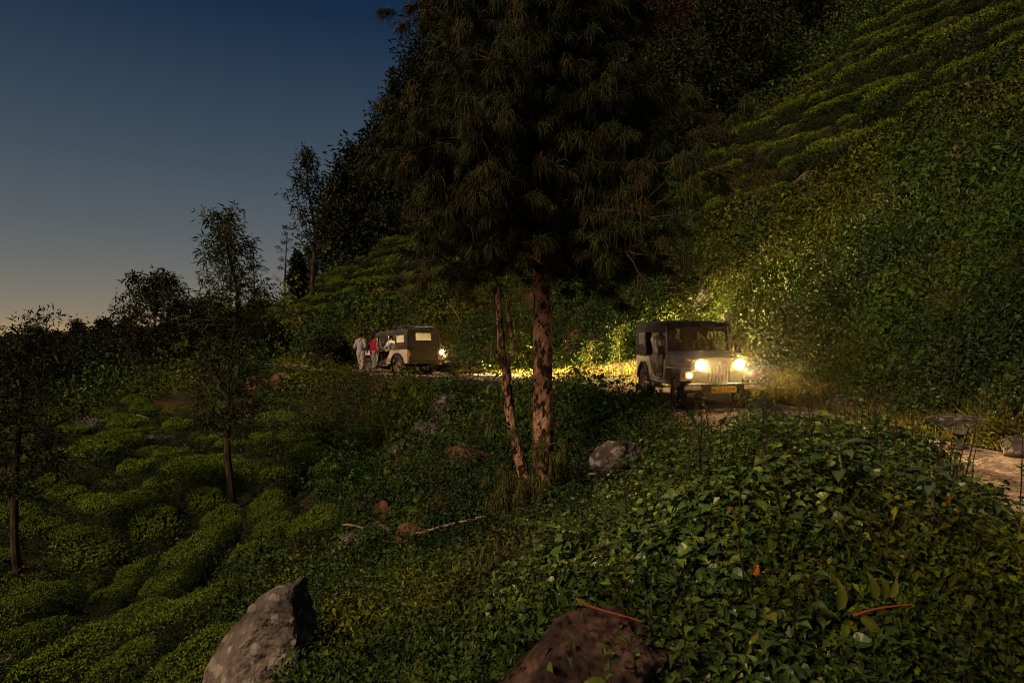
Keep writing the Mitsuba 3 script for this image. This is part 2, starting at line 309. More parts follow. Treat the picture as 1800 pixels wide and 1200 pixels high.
        # door: lower flap of dark canvas, hung in the scoop
        flap = [(-0.58, 0.97), (-0.52, 0.88), (-0.44, 0.78), (-0.34, 0.68), (-0.2, 0.61), (0.0, 0.585), (0.27, 0.585), (0.37, 0.62), (0.42, 0.72), (0.43, 1.10), (-0.05, 1.10), (-0.40, 1.04)]
        M['door_' + nm] = (mt(extr_y(flap, s * TUBW + (0.004 if s > 0 else -0.024), s * TUBW + (0.024 if s > 0 else -0.004))), 'mat_camo', 30)
        M['step_' + nm] = (cat([rbox((-0.08, s * 0.80, 0.40), (1.15, 0.22, 0.035), 0.012)]), 'mat_tan_paint', 30)
        M['post_' + nm] = (cat([tube([(0.53, s * 0.70, 1.10), (0.44, s * 0.685, 1.70)], 0.020, 8)]), 'mat_white_paint', 40)
        M['post2_' + nm] = (cat([tube([(-0.42, s * 0.725, 0.98), (-0.42, s * 0.70, 1.70)], 0.020, 8)]), 'mat_chrome', 40)
        M['mirror_' + nm] = (cat([rbox((0.62, s * 0.86, 1.20), (0.03, 0.13, 0.19), 0.03), tube([(0.56, s * 0.74, 1.12), (0.60, s * 0.83, 1.16)], 0.012, 6)]), 'mat_black_paint', 40)
        M['side_marker_' + nm] = (cat([rbox((-0.50, s * 0.757, 0.60), (0.09, 0.02, 0.12), 0.008)]), 'mat_amber', 30)
        M['side_dot_' + nm] = (mt(mcyl((0.05, s * 0.745, 0.535), (0.05, s * 0.762, 0.535), 0.03, n=20)), 'mat_amber', 30)
        M['tail_' + nm] = (cat([rbox((-1.85, s * 0.66, 0.80), (0.05, 0.10, 0.16), 0.02)]), 'mat_amber', 30)
        M['reflector_' + nm] = (cat([rbox((-1.84, s * 0.68, 0.53), (0.03, 0.09, 0.12), 0.01)]), 'mat_red_lens', 30)
        M['flap_' + nm] = (cat([rbox((-1.62, s * 0.62, 0.30), (0.02, 0.26, 0.34), 0.008)]), 'mat_rubber', 30)
    M['bumper'] = (mt(extr_x([(-.76, .45), (.76, .45), (.76, .55), (-.76, .55)], 1.84, 1.90) + mbox((1.62, -.36, .44), (1.86, -.28, .54)) + mbox((1.62, .28, .44), (1.86, .36, .54))), 'mat_black_paint', 30)
    M['bumper_strip'] = (cat([rbox((1.87, 0, 0.566), (0.09, 1.42, 0.03), 0.012)]), 'mat_chrome', 30)
    M['rear_bumper'] = (cat([rbox((-1.90, 0, 0.47), (0.06, 1.44, 0.11), 0.02)]), 'mat_black_paint', 30)
    M['plate'] = (cat([rbox((1.925, 0.02, 0.455), (0.02, 0.50, 0.125), 0.006)]), 'mat_plate', 30)
    # windscreen
    fr = extr_x([(-.70, 1.08), (.70, 1.08), (.68, 1.72), (-.68, 1.72)], -0.02, 0.02) - extr_x([(-.64, 1.155), (.64, 1.155), (.625, 1.66), (-.625, 1.66)], -0.1, 0.1)
    A = np.array([[1, 0, -0.15, 0.525 + 0.15 * 1.08], [0, 1, 0, 0], [0, 0, 1, 0]], float)
    M['windscreen'] = (mt(fr.transform(A)), 'mat_black_paint', 30)
    gv = np.array([(0, -.64, 1.155), (0, .64, 1.155), (0, .625, 1.66), (0, -.625, 1.66)], float); gv = gv @ A[:, :3].T + A[:, 3]
    M['glass'] = ((gv, np.array([[0, 1, 2, 3]])), 'mat_glass', False)
    xw = lambda z: 0.535 - 0.15 * (z - 1.08)
    for nm, y0, y1 in (('l', .30, -.02), ('r', -.28, -.55)):
        M['wiper_' + nm] = (tube([(xw(1.15) + .02, y0, 1.16), (xw(1.2) + .02, y1, 1.20)], 0.008, 5), 'mat_vinyl', 40)
    # canvas: a roof sagging between its bows, with closed rear corners
    xs = np.array([0.50, 0.40, 0.15, -0.15, -0.45, -0.80, -1.15, -1.5, -1.78, -1.84]); prof = []
    for i, x in enumerate(xs):
        sag = 0.012 * math.sin(i * 2.1); h = 1.80 - 0.05 * (x > 0.3) * (x - 0.3) * 5 + sag - 0.035 * (i == len(xs) - 1) - 0.03 * (i == 0)
        half = [(0.735, 1.575), (0.735, 1.68), (0.715, 1.735), (0.65, h - 0.018), (0.35, h + 0.010), (0, h + 0.016)]
        pr = half + [(-a, b) for a, b in half[-2::-1]]
        prof.append([(x, a, b) for a, b in pr])
    prof = np.array(prof); n, k = prof.shape[:2]; ij = np.arange(n * k).reshape(n, k)
    outer = prof.reshape(-1, 3); inner = outer * np.array([1, 0.985, 1]) - np.array([0, 0, 0.012])
    q = np.stack([ij[:-1, :-1], ij[:-1, 1:], ij[1:, 1:], ij[1:, :-1]], -1).reshape(-1, 4)
    e = np.stack([ij[0, :-1], ij[0, 1:], ij[0, 1:] + n * k, ij[0, :-1] + n * k], -1)
    e2 = np.stack([ij[:-1, 0], ij[1:, 0], ij[1:, 0] + n * k, ij[:-1, 0] + n * k], -1); e3 = np.stack([ij[:-1, -1], ij[1:, -1], ij[1:, -1] + n * k, ij[:-1, -1] + n * k], -1)
    M['canvas_roof'] = ((np.vstack([outer, inner]), np.vstack([q, q[:, ::-1] + n * k, e, e2, e3])), 'mat_canvas', 40)
    back = [(0.745, 0.98), (0.735, 1.70), (0.66, 1.775), (-0.66, 1.775), (-0.735, 1.70), (-0.745, 0.98)]
    M['rear_canvas'] = (mt(extr_x(back, -1.85, -1.83) - mbox((-2, -.36, 1.33), (-1, .36, 1.62))), 'mat_canvas', 30)
    M['rear_window'] = ((np.array([(-1.84, -.37, 1.32), (-1.84, .37, 1.32), (-1.84, .37, 1.63), (-1.84, -.37, 1.63)]), np.array([[0, 1, 2, 3]])), 'mat_plastic_window', False)
    for s, nm in ((1, 'l'), (-1, 'r')):
        side = extr_y([(-1.83, 0.99), (-0.98, 0.99), (-0.98, 1.62), (-1.83, 1.62)], s * .742 - .008, s * .742 + .008) - mbox((-1.62, -2, 1.27), (-1.08, 2, 1.55))
        M['side_canvas_' + nm] = (mt(side), 'mat_canvas', 30)
        M['side_window_' + nm] = ((np.array([(-1.63, s * .742, 1.26), (-1.07, s * .742, 1.26), (-1.07, s * .742, 1.56), (-1.63, s * .742, 1.56)]), np.array([[0, 1, 2, 3]])), 'mat_plastic_window', False)
        M['seat_' + nm] = (cat([rbox((-0.02, s * 0.36, 0.72), (0.50, 0.46, 0.14), 0.05), rbox((-0.30, s * 0.36, 1.02), (0.12, 0.46, 0.54), 0.05)]), 'mat_vinyl', 40)
        M['bench_' + nm] = (cat([rbox((-1.2, s * 0.55, 0.84), (1.0, 0.36, 0.10), 0.04)]), 'mat_vinyl', 40)
    M['stud'] = (mt(mcyl((0, -.008, 0), (0, .008, 0), 0.02, n=10)), 'mat_chrome', 30)
    M['tailgate'] = (cat([rbox((-1.835, 0, 0.74), (0.03, 1.30, 0.50), 0.01)]), 'mat_black_paint', 30)
    M['dashboard'] = (cat([rbox((0.48, 0, 1.02), (0.10, 1.38, 0.20), 0.03)]), 'mat_vinyl', 40)
    M['steering_wheel'] = (cat([tube([(0.30 + 0.06 * math.cos(a), -0.36 + 0.19 * math.sin(a), 1.08 + 0.18 * math.cos(a)) for a in np.linspace(0, 2 * math.pi, 25)], 0.014, 6), tube([(0.30, -.36, 1.08), (0.48, -.36, 0.98)], 0.02, 6),
        tube([(0.30, -.55, 1.08), (0.30, -.17, 1.08)], 0.011, 5)]), 'mat_vinyl', 40)
    M['chassis'] = (cat([rbox((0, s * .34, 0.42), (3.5, 0.08, 0.12)) for s in (-1, 1)] + [mt(mcyl((x, -.6, .36), (x, .6, .36), 0.05, n=12)) for x in (1.2, -1.12)] + [rbox((0.9, 0, 0.5), (0.7, 0.5, 0.3), 0.08), rbox((-0.2, 0, 0.40), (0.9, 0.3, 0.16), 0.05), rbox((-1.1, 0, 0.40), (0.25, 0.28, 0.2), 0.08)]), 'mat_vinyl', 30)
    # wheel round the Y axis at the origin
    R, W = 0.365, 0.10
    pr = np.array([(0.215, -.085), (0.25, -.098), (0.31, -.10), (0.345, -.09), (0.362, -.075), (R, -.05), (R, .05), (0.362, .075), (0.345, .09), (0.31, .10), (0.25, .098), (0.215, .085), (0.215, -.085)])
    ty = trimesh.creation.revolve(pr, sections=48); ty.apply_transform(trimesh.transformations.rotation_matrix(math.pi / 2, [1, 0, 0]))
    lugs = []
    for k in range(30):
        for s in (-1, 1):
            a = 2 * math.pi * (k + 0.25 * s) / 30
            b = rbox((0, s * 0.047, R + 0.003), (0.045, 0.075, 0.022), 0.004, trimesh.transformations.rotation_matrix(0.35 * s, [0, 0, 1]))
            b.apply_transform(trimesh.transformations.rotation_matrix(a, [0, 1, 0])); lugs.append(b)
    M['tyre'] = (cat([ty] + lugs), 'mat_rubber', 35)
    rp = np.array([(0.0001, .03), (0.07, .03), (0.085, .055), (0.12, .06), (0.165, .03), (0.19, .04), (0.205, .08), (0.218, .083), (0.218, -.08), (0.15, -.06), (0.0001, -.06)])
    rim = trimesh.creation.revolve(rp, sections=40); rim.apply_transform(trimesh.transformations.rotation_matrix(-math.pi / 2, [1, 0, 0]))
    rm = m3.Manifold(m3.Mesh(np.array(rim.vertices, np.float32), np.array(rim.faces, np.uint32)))
    M['rim'] = (rim, 'mat_rim', 35)
    M['hub'] = (cat([mt(mcyl((0, .03, 0), (0, .085, 0), .05, .035, 20))] + [mt(mcyl((.092 * math.cos(a), .05, .092 * math.sin(a)), (.092 * math.cos(a), .072, .092 * math.sin(a)), .012, n=8)) for a in np.arange(5) * 2 * math.pi / 5]), 'mat_chrome', 35)
    M['rack'] = (cat([tube([(x0, -.55, 1.83), (x0, -.55, 1.93), (x0, .55, 1.93), (x0, .55, 1.83)], .012, 6) for x0 in (-0.55, -1.05, -1.6)] + [tube([(-.55, y, 1.93), (-1.6, y, 1.93)], .012, 6) for y in (-.55, .55)]), 'mat_chrome', 40)
    M['rack_rail'] = (cat([tube([(-1.72, -.55, 1.86), (-1.72, .25, 1.86)], .022, 8)]), 'mat_white_paint', 40)
    return M
JM = {k: (mikit.ply(m, None, smooth=s), b) for k, (m, b, s) in jeep_meshes().items()}
STUDS = ((-1.72, 1.57), (-1.72, 1.49), (-1.72, 1.41), (-1.72, 1.33), (-1.72, 1.25), (-1.40, 1.58), (-1.06, 1.58), (-1.04, 1.42), (-1.04, 1.24), (-1.36, 1.22))
def jeep(label, group, x, y, z, yaw, pitch=0, roll=0, lamps=0.0, aim=(-.35, -.55), cone=(30., 9.), rack=False, steer=0.0, plate=None, doors='lr', stripes=False):
    k = name('jeep'); M = rot_pose(x, y, z, yaw, pitch, roll)
    A = np.array(M.matrix)
    def p(nm, key, bsdf=None, W=None, lab=None, **more):
        d, b = JM[nm]
        kk = put(f'{k}__{key}', d, bsdf or b, to_world=M if W is None else M @ W, **more)
        if lab: labels[kk] = {'label': lab}
        return kk
    p('body', 'body'); p('bonnet', 'bonnet'); p('cowl', 'cowl'); g = p('grille', 'grille'); p('radiator', 'grille__radiator'); p('badge', 'grille__badge')
    for c, s in (('r', -1), ('l', 1)):
        f = p('fender_' + c, 'fender'); p('apron_' + c, 'inner_fender')
        p('turn_' + c, 'indicator_lamp')
        more = {}
        h = p('bezel_' + c, 'headlight')
        if lamps:
            more = {'emitter': {'type': 'area', 'radiance': rgb(*(np.array([1.0, 0.70, 0.30]) * 60))}}
            more['bsdf'] = {'type': 'ref', 'id': 'mat_lamp_lens'}
        d, b = JM['lens_' + c]; put(h + '__lens', d, b, to_world=M, **({'emitter': more['emitter']} if more else {}))
        if lamps and s < 0:
            d, b = JM['side_lamp_' + c]; put(f'{k}__side_lamp', d, b, to_world=M, emitter={'type': 'area', 'radiance': rgb(*(np.array([1.0, 0.62, 0.22]) * 1.6))})
        else: p('side_lamp_' + c, 'side_lamp')
        if lamps:
            o = A @ np.array([1.80, s * 0.40, 0.93, 1]); t = A @ np.array([11.8, s * 0.40 + aim[0], 0.93 + aim[1], 1])
            scene[f'{k}_beam_{c}'] = {'type': 'spot', 'to_world': T().look_at(origin=o[:3].tolist(), target=t[:3].tolist(), up=[0, 0, 1]), 'intensity': rgb(*(lamps * np.array([1.0, 0.70, 0.26]) * 34)), 'cutoff_angle': cone[0], 'beam_width': cone[1]}
        p('end_' + c, 'bumper__end_cap')
        if c in doors: p('door_' + c, 'door', lab='dark lower door with pale camouflage patches')
        p('step_' + c, 'side_step'); p('post_' + c, 'door_post'); p('post2_' + c, 'door_post'); p('mirror_' + c, 'mirror')
        p('side_marker_' + c, 'side_marker'); p('side_dot_' + c, 'side_marker'); p('tail_' + c, 'tail_lamp'); p('reflector_' + c, 'rear_reflector'); p('flap_' + c, 'mud_flap')
        p('arch_' + c, 'wheel_arch_trim'); cv = p('side_canvas_' + c, 'side_canvas'); p('side_window_' + c, cv[len(k) + 2:] + '__window')
        for sx, sz in STUDS: p('stud', cv[len(k) + 2:] + '__fastener', W=T().translate([sx, s * .754, sz]))
        p('seat_' + c, 'seat'); p('bench_' + c, 'bench_seat')
        for wx, st in ((1.2, steer), (-1.12, 0)):
            W = T().translate([wx, s * 0.66, 0.365]).rotate([0, 0, 1], st + (180 if s < 0 else 0))
            w = name(f'{k}__wheel'); 
            for part in ('tyre', 'rim', 'hub'):
                d, b = JM[part]; put(f'{w}__{part}', d, b, to_world=M @ W)
    p('bumper', 'bumper'); p('bumper_strip', 'bumper__strip'); p('rear_bumper', 'rear_bumper')
    pl = p('plate', 'number_plate', lab='yellow number plate with dark letters')
    if plate: scene[pl + '__lettering'] = {**plate, 'to_world': M, 'bsdf': {'type': 'ref', 'id': 'mat_ink'}}
    ws = p('windscreen', 'windscreen'); p('glass', 'windscreen__glass'); p('wiper_l', 'windscreen__wiper'); p('wiper_r', 'windscreen__wiper'); p('tailgate', 'tailgate')
    p('canvas_roof', 'canvas_roof'); rc = p('rear_canvas', 'rear_canvas'); p('rear_window', 'rear_canvas__window')
    p('dashboard', 'dashboard'); p('steering_wheel', 'steering_wheel'); p('chassis', 'chassis')
    if rack: p('rack', 'roof_rack'); p('rack_rail', 'roof_rack__bar')
    tag(k, label, 'jeep', group)
    return k, A, M
tx = meshkit.text_mesh('KL 06 A 5005', 0.066, 0.004, bold=True)
tv = np.array(tx.vertices); tv[:, 0] -= (tv[:, 0].min() + tv[:, 0].max()) / 2; tv[:, 1] -= 0.033
tv[:, 0] *= 0.46 / np.ptp(tv[:, 0])
PLATE = mikit.ply((np.stack([1.9335 + tv[:, 2], 0.02 + tv[:, 0], 0.455 + tv[:, 1]], 1), np.array(tx.faces)), None)
J1, A1, M1 = jeep('tan soft-top jeep driving towards the camera with both headlights lit', 'jeeps on the hill road', 4.03, 15.44, -0.905, -1.493, 0.055, 0.02, lamps=3.2, aim=(1.1, -.85), cone=(24., 6.), plate=PLATE, steer=-4)
J2, A2, M2 = jeep('dark canvas-topped jeep seen from behind with lit plastic windows', 'jeeps on the hill road', -4.63, 28.0, -0.55, 2.292, 0.02, -0.02, rack=True, doors='')
J3, A3, M3 = jeep('oncoming jeep mostly hidden behind the other jeep, one headlight showing', 'jeeps on the hill road', -4.68, 30.83, -0.53, -0.72, 0.0, 0.0, lamps=62.0, aim=(.8, -.75), cone=(20., 8.), plate=PLATE)
cl = trimesh.creation.box((0.5, 0.18, 0.04)); cl.apply_translation((-0.9, 0, 1.70))
put(J2 + '__cabin_lamp', cl, 'mat_lamp_lens', to_world=M2, emitter={'type': 'area', 'radiance': rgb(20.0, 15.0, 7.0)})
# ------------------------------------------------------------------ leaves
QUAD = (np.array([(0, 0, 0), (-.5, .42, .10), (0, 1, -.12), (.5, .42, .10)], float), np.array([(0, 2, 1), (0, 3, 2)]))
OVATE = (np.array([(0, 0, 0), (0, .33, -.03), (0, .68, -.03), (0, 1, -.16), (-.36, .10, .05), (-.5, .36, .09), (-.30, .70, .04), (.36, .10, .05), (.5, .36, .09), (.30, .70, .04)], float),
         np.array([(0, 1, 4), (4, 1, 5), (1, 2, 5), (5, 2, 6), (6, 2, 3), (0, 7, 1), (7, 8, 1), (1, 8, 2), (8, 9, 2), (9, 3, 2)]))
HEART = (np.array([(0, .08, 0), (0, .36, -.03), (0, .68, -.04), (0, 1, -.20), (-.30, 0, .03), (-.50, .20, .08), (-.42, .48, .09), (-.18, .78, .01), (.30, 0, .03), (.50, .20, .08), (.42, .48, .09), (.18, .78, .01)], float),
         np.array([(0, 5, 4), (0, 1, 5), (5, 1, 6), (1, 2, 6), (6, 2, 7), (7, 2, 3), (0, 8, 9), (0, 9, 1), (9, 10, 1), (1, 10, 2), (10, 11, 2), (11, 3, 2)]))
BLADE = (np.array([(-.5, 0, 0), (.5, 0, 0), (.3, .55, .0), (-.3, .55, .0), (0, 1, 0)], float), np.array([(0, 1, 2), (0, 2, 3), (3, 2, 4)]))
NEEDLE = (np.array([(-.5, 0, 0), (.5, 0, 0), (0, 1, -.25)], float), np.array([(0, 1, 2)]))
def unit(v): return v / (np.linalg.norm(v, axis=-1, keepdims=True) + 1e-12)
def leaves(pos, d, nor, L, W, col, tmpl=QUAD, rib=0.0):
    V, F = tmpl; n = len(pos)
    d = unit(d); x = unit(np.cross(d, nor)); z = np.cross(x, d)
    L = np.broadcast_to(L, (n,)); W = np.broadcast_to(W, (n,))
    v = pos[:, None] + V[None, :, :1] * (W[:, None, None] * x[:, None]) + V[None, :, 1:2] * (L[:, None, None] * d[:, None]) + V[None, :, 2:] * (L[:, None, None] * z[:, None])
    f = F[None] + (np.arange(n) * len(V))[:, None, None]
    c = np.repeat(np.asarray(col)[:, None], len(V), 1)
    if rib: c = c * np.where(np.abs(V[:, 0]) < .05, 1 + rib, 1)[None, :, None]
    return v.reshape(-1, 3), f.reshape(-1, 3), c.reshape(-1, 3)
def join(parts):
    v, f, c, o = [], [], [], 0
    for a, b, d in parts:
        v.append(a); f.append(b + o); c.append(d); o += len(a)
    return np.vstack(v), np.vstack(f), np.vstack(c)
def rnd_dir(rg, n):
    return unit(rg.normal(size=(n, 3)))
def tint(rg, base, n, v=0.28, h=0.12):
    base = np.broadcast_to(np.asarray(base, float), (n, 3))
    return np.clip(base * np.exp(rg.normal(0, v, (n, 1))) * np.exp(rg.normal(0, h, (n, 3))), 0.003, 0.6)
def domes(rg, C, r, h, up, n, L, W, col, tmpl=QUAD, shell=0.55, droop=0.35, rib=0.0, wt=None):
    """leaves through the outer shell of many domes"""
    p = (r * (r + h)) if wt is None else wt
    i = rg.choice(len(C), n, p=p / p.sum())
    q = rnd_dir(rg, n); q[:, 2] = np.abs(q[:, 2]) * 1.15 - 0.12; q = unit(q)
    rad = shell + (1 - shell) * rg.random(n) ** 0.6
    lump = 0.78 + 0.44 * meshkit.noise(q * 2.3 + C[i] * 3.1, 11)
    off = q * np.stack([r[i], r[i], h[i]], 1) * (rad * lump)[:, None]
    U = up[i]; X = unit(np.cross(U, np.array([0.13, 1, 0.07]))); Yv = np.cross(U, X)
    pos = C[i] + off[:, :1] * X + off[:, 1:2] * Yv + off[:, 2:] * U
    out = q[:, :1] * X + q[:, 1:2] * Yv + q[:, 2:] * U
    nor = unit(out * 0.8 + np.array([0, 0, 0.8]) + rg.normal(0, 0.45, (n, 3)))
    d = rg.normal(size=(n, 3)) + out * 0.6; d[:, 2] -= droop
    d = unit(d - (d * nor).sum(1, keepdims=True) * nor * 0.8)
    k = np.exp(rg.normal(0, 0.25, n))
    return leaves(pos, d, nor, L[i] * k, W[i] * k, col(i, n, pos), tmpl, rib), pos, d, nor, L[i] * k
GREEN = np.array([0.040, 0.072, 0.009]); DEEP = np.array([0.020, 0.043, 0.010]); YEL = np.array([0.076, 0.096, 0.007]); BROWN = np.array([0.070, 0.046, 0.020])
from shapely import geometry as sg, contains_xy
def inside(poly, x, y): return contains_xy(sg.Polygon(poly), x, y)
TEA_A = [(-60, 790), (200, 720), (330, 690), (420, 745), (640, 690), (660, 760), (590, 840), (560, 900), (590, 930), (520, 985), (440, 1010), (385, 1100), (360, 1230), (-60, 1260)]
TEA_B = [(470, 560), (560, 475), (640, 400), (715, 365), (800, 420), (850, 500), (760, 520), (690, 545), (640, 530), (560, 570), (480, 600)]
TEA_C = [(1215, 330), (1300, 230), (1420, 150), (1640, -20), (1830, -60), (1830, 90), (1660, 190), (1560, 280), (1400, 350), (1290, 395), (1205, 410)]

# ------------------------------------------------------------------ undergrowth over the slopes
def slope_points(seed, n, lo, hi, az=42, power=1.0):
    rg = np.random.default_rng(seed)
    a = np.radians(rg.uniform(-az, az, n)); d = np.exp(rg.uniform(math.log(lo), math.log(hi), n))
    x, y = d * np.sin(a), d * np.cos(a)
    s, u, _ = road_coords(x, y)
    return rg, x, y, s, u, d
def undergrowth(key, label, seed, n, keep, leaves_each, lo, hi, size=1.0):
    rg, x, y, s, u, d = slope_points(seed, n, lo, hi)
    z = H(x, y); px, py = pix(np.stack([x, y, z], 1))
    m = keep(s, u, px, py, d, rg) & (px > -250) & (px < 2050) & (py > -200) & (py < 1500)
    x, y, z, s, d = x[m], y[m], z[m], s[m], d[m]; k = len(x)
    r = (0.16 + 0.0125 * d) * np.exp(np.clip(rg.normal(0, 0.42, k), -.8, .40 + .35 * ss(9, 16, d))) * size; h = r * rg.uniform(0.6, 1.8, k)
    up = unit(nrm(x, y) * 0.8 + np.array([0, 0, 0.6]))
    big = n2(x, y, 0.28, 31); mid = n2(x, y, 0.9, 33)
    tone = np.where(mid + rg.normal(0, .03, k) > .19, 3, np.where(big + rg.normal(0, .05, k) > .08, 1, np.where(-big + rg.normal(0, .05, k) > .10, 2, 0)))
    th = rg.uniform(0, 6.283, k); X0 = unit(np.cross(up, np.array([.13, 1, .07]))); Y0 = np.cross(up, X0)
    X = X0 * np.cos(th)[:, None] + Y0 * np.sin(th)[:, None]; Y_ = np.cross(up, X); form = tone * 4 + rg.integers(0, 4, k) + 16 * (d > 15)
    M = np.tile(np.eye(4), (k, 1, 1)); M[:, :3, 0], M[:, :3, 1], M[:, :3, 2] = X * r[:, None], Y_ * r[:, None], up * h[:, None]; M[:, 0, 3], M[:, 1, 3], M[:, 2, 3] = x, y, z
    for q in range(k):
        scene[f'{key}__{q:05d}'] = {'type': 'instance', 'to_world': T(M[q].tolist()), 'g': {'type': 'ref', 'id': f'weed_form_{form[q]}'}}
    tag(key, label, None, kind='stuff'); return k
for lod, tone, base in [(l_, *tb) for l_ in (0, 1) for tb in enumerate((GREEN, YEL, DEEP, BROWN * .4 + GREEN * .6))]:
    for v_ in range(4):
        rg = np.random.default_rng(900 + lod * 50 + tone * 10 + v_); bc = tint(rg, base, 1, .16, .08)[0]; nl = (160, 170)[lod]; ls = (.145, .142)[lod]
        (v, f, c), *_ = domes(rg, np.zeros((1, 3)), np.ones(1), np.ones(1), np.array([[0, 0, 1.0]]), nl, np.array([ls]), np.array([ls * .56]), lambda i, nn, p: tint(rg, bc, nn, .28, .09), shell=.35)
        scene[f'weed_form_{lod * 16 + tone * 4 + v_}'] = {'type': 'shapegroup', 'leaves': mikit.ply((v, f), 'mat_leaf', color=c)}
ragged = lambda rg, s: rg.normal(0, 0.25, len(s))
undergrowth('bank_undergrowth', 'tangled green weeds covering the steep bank above the road', 101, 26000,
            lambda s, u, px, py, d, rg: (s > 2.7 + 1.3 * np.exp(-((u - U_BEND - 3) / 7.5) ** 2) + ragged(rg, s)) & (s < 60) & ~(inside(TEA_C, px, py) & (rg.random(len(s)) < .93)) & ~(inside(TEA_B, px, py) & (rg.random(len(s)) < .93)), 52, 6, 75)
undergrowth('slope_undergrowth', 'low green weeds covering the slope below the road', 102, 19000,
            lambda s, u, px, py, d, rg: (s < -2.05 + ragged(rg, s) * .5) & ~((s > -2.7) & (u > U_BEND + .5) & (u < U_J2 + 1)) & (d > 3.2) &  ~(inside(TEA_A, px, py) & (rg.random(len(s)) < .95)), 38, 3.2, 60)

# grass on the verges
rg = np.random.default_rng(5)
n = 105000
uu = rg.uniform(0, UU[-1] * 0.55, n); i = np.searchsorted(UU, uu).clip(0, len(UU) - 1)
right = rg.random(n) < 0.72
s = np.where(right, 1.75 + np.abs(rg.normal(0, 1.15, n)) * (1 + 1.6 * np.exp(-((uu - U_BEND - 1) / 6.0) ** 2)), -1.75 - np.abs(rg.normal(0, 0.5, n)))
x, y = RP[i, 0] + RN[i, 0] * s, RP[i, 1] + RN[i, 1] * s
ok = (n2(x, y, 1.1, 41) > -0.14) & (y > 1.5) & ~((s < 2.4) & (uu > U_BEND + .5) & (uu < U_J2 + 1)) & ~((s < 0) & (y < 5)); x, y = x[ok], y[ok]; n = len(x)
d = rg.normal(0, 0.55, (n, 3)); d[:, 2] = rg.uniform(0.5, 1.3, n)
v, f, c = leaves(np.stack([x, y, H(x, y) - 0.01], 1), d, rnd_dir(rg, n), rg.uniform(0.08, 0.26, n) * np.where(n2(x, y, 0.5, 43) > 0.05, 1.6, 1.0), rg.uniform(0.006, 0.014, n) * 1.6, tint(rg, np.array([0.27, 0.23, 0.045]), n, 0.3, 0.1), BLADE)
tag(put('verge_grass', (v, f), 'mat_leaf_thin', color=c), 'short yellowish grass along the road verge', None, kind='stuff')

# ------------------------------------------------------------------ tea bushes in rows along the contour
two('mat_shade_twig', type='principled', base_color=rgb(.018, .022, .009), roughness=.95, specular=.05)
def tea_variant(seed, nl, L):
    rg = np.random.default_rng(seed)
    th = rg.uniform(0, 2 * np.pi, nl); rr = np.sqrt(rg.random(nl)) * 1.02
    sq = 1 / np.maximum(np.abs(np.cos(th)), np.abs(np.sin(th))) ** 0.35
    px, py = rr * np.cos(th) * sq * 0.75, rr * np.sin(th) * sq * 0.48
    edge = np.clip(rr, 0, 1)
    lump = meshkit.fbm(np.stack([px * 3 + seed, py * 3, px * 0], 1), 3, seed)
    pz = 0.62 * (1 - edge ** 7 * 0.7) * (0.8 + 0.4 * lump)
    side = rg.random(nl) < 0.36
    pz = np.where(side, pz * rg.random(nl) ** 0.7, pz - 0.05 * rg.random(nl))
    px = np.where(side, px / np.maximum(rr, .3) * (0.98 + 0.08 * rg.random(nl)), px); py = np.where(side, py / np.maximum(rr, .3) * (0.98 + 0.08 * rg.random(nl)), py)
    pos = np.stack([px, py, pz], 1)
    out = np.stack([px * edge, py * edge, 0.5 + 0 * px], 1)
    d = unit(rnd_dir(rg, nl) * 0.8 + out * 0.5 + np.array([0, 0, 0.45])); nor = unit(out + np.array([0, 0, 0.8]) + rg.normal(0, 0.4, (nl, 3)))
    young = (1 - side) * ss(0.35, 0.6, pz)
    col = tint(rg, DEEP[None] * .8 * (1 - young[:, None]) + np.array([0.118, 0.175, 0.011]) * young[:, None], nl, 0.25, 0.08)
    return leaves(pos, d, nor, L * np.exp(rg.normal(0, .25, nl)), L * 0.45, col, QUAD)
def twigs(seed):
    rg = np.random.default_rng(seed); ms = []
    for k in range(9):
        a = rg.uniform(0, 6.28); e = np.array([0.62 * math.cos(a), 0.4 * math.sin(a), 0.5]) * rg.uniform(.5, 1)
        ms.append(tube([(0, 0, -0.15), e * np.array([.4, .4, .5]), e], [0.025, 0.014, 0.006], 5))
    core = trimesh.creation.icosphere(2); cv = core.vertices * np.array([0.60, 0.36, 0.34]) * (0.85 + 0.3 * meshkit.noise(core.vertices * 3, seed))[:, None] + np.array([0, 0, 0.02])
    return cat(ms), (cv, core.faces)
for lod, (nl, L) in enumerate(((5200, 0.036), (2600, 0.055))):
    for v_ in range(4):
        v, f, c = tea_variant(50 + v_ + 10 * lod, nl, L); tw, core = twigs(v_)
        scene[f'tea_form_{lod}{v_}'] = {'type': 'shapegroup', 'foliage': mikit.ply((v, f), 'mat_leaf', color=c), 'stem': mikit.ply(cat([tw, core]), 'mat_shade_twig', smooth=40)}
TEA_LABEL = {'A': ('flat-topped tea bush in the rows on the lower left slope', 'tea bushes on the lower left slope'), 'B': ('small tea bush in the bright rows on the slope above the rear jeep', 'tea bushes above the rear jeep'),
             'C': ('tea bush in the slanting rows high on the right hillside', 'tea bushes high on the right hillside')}
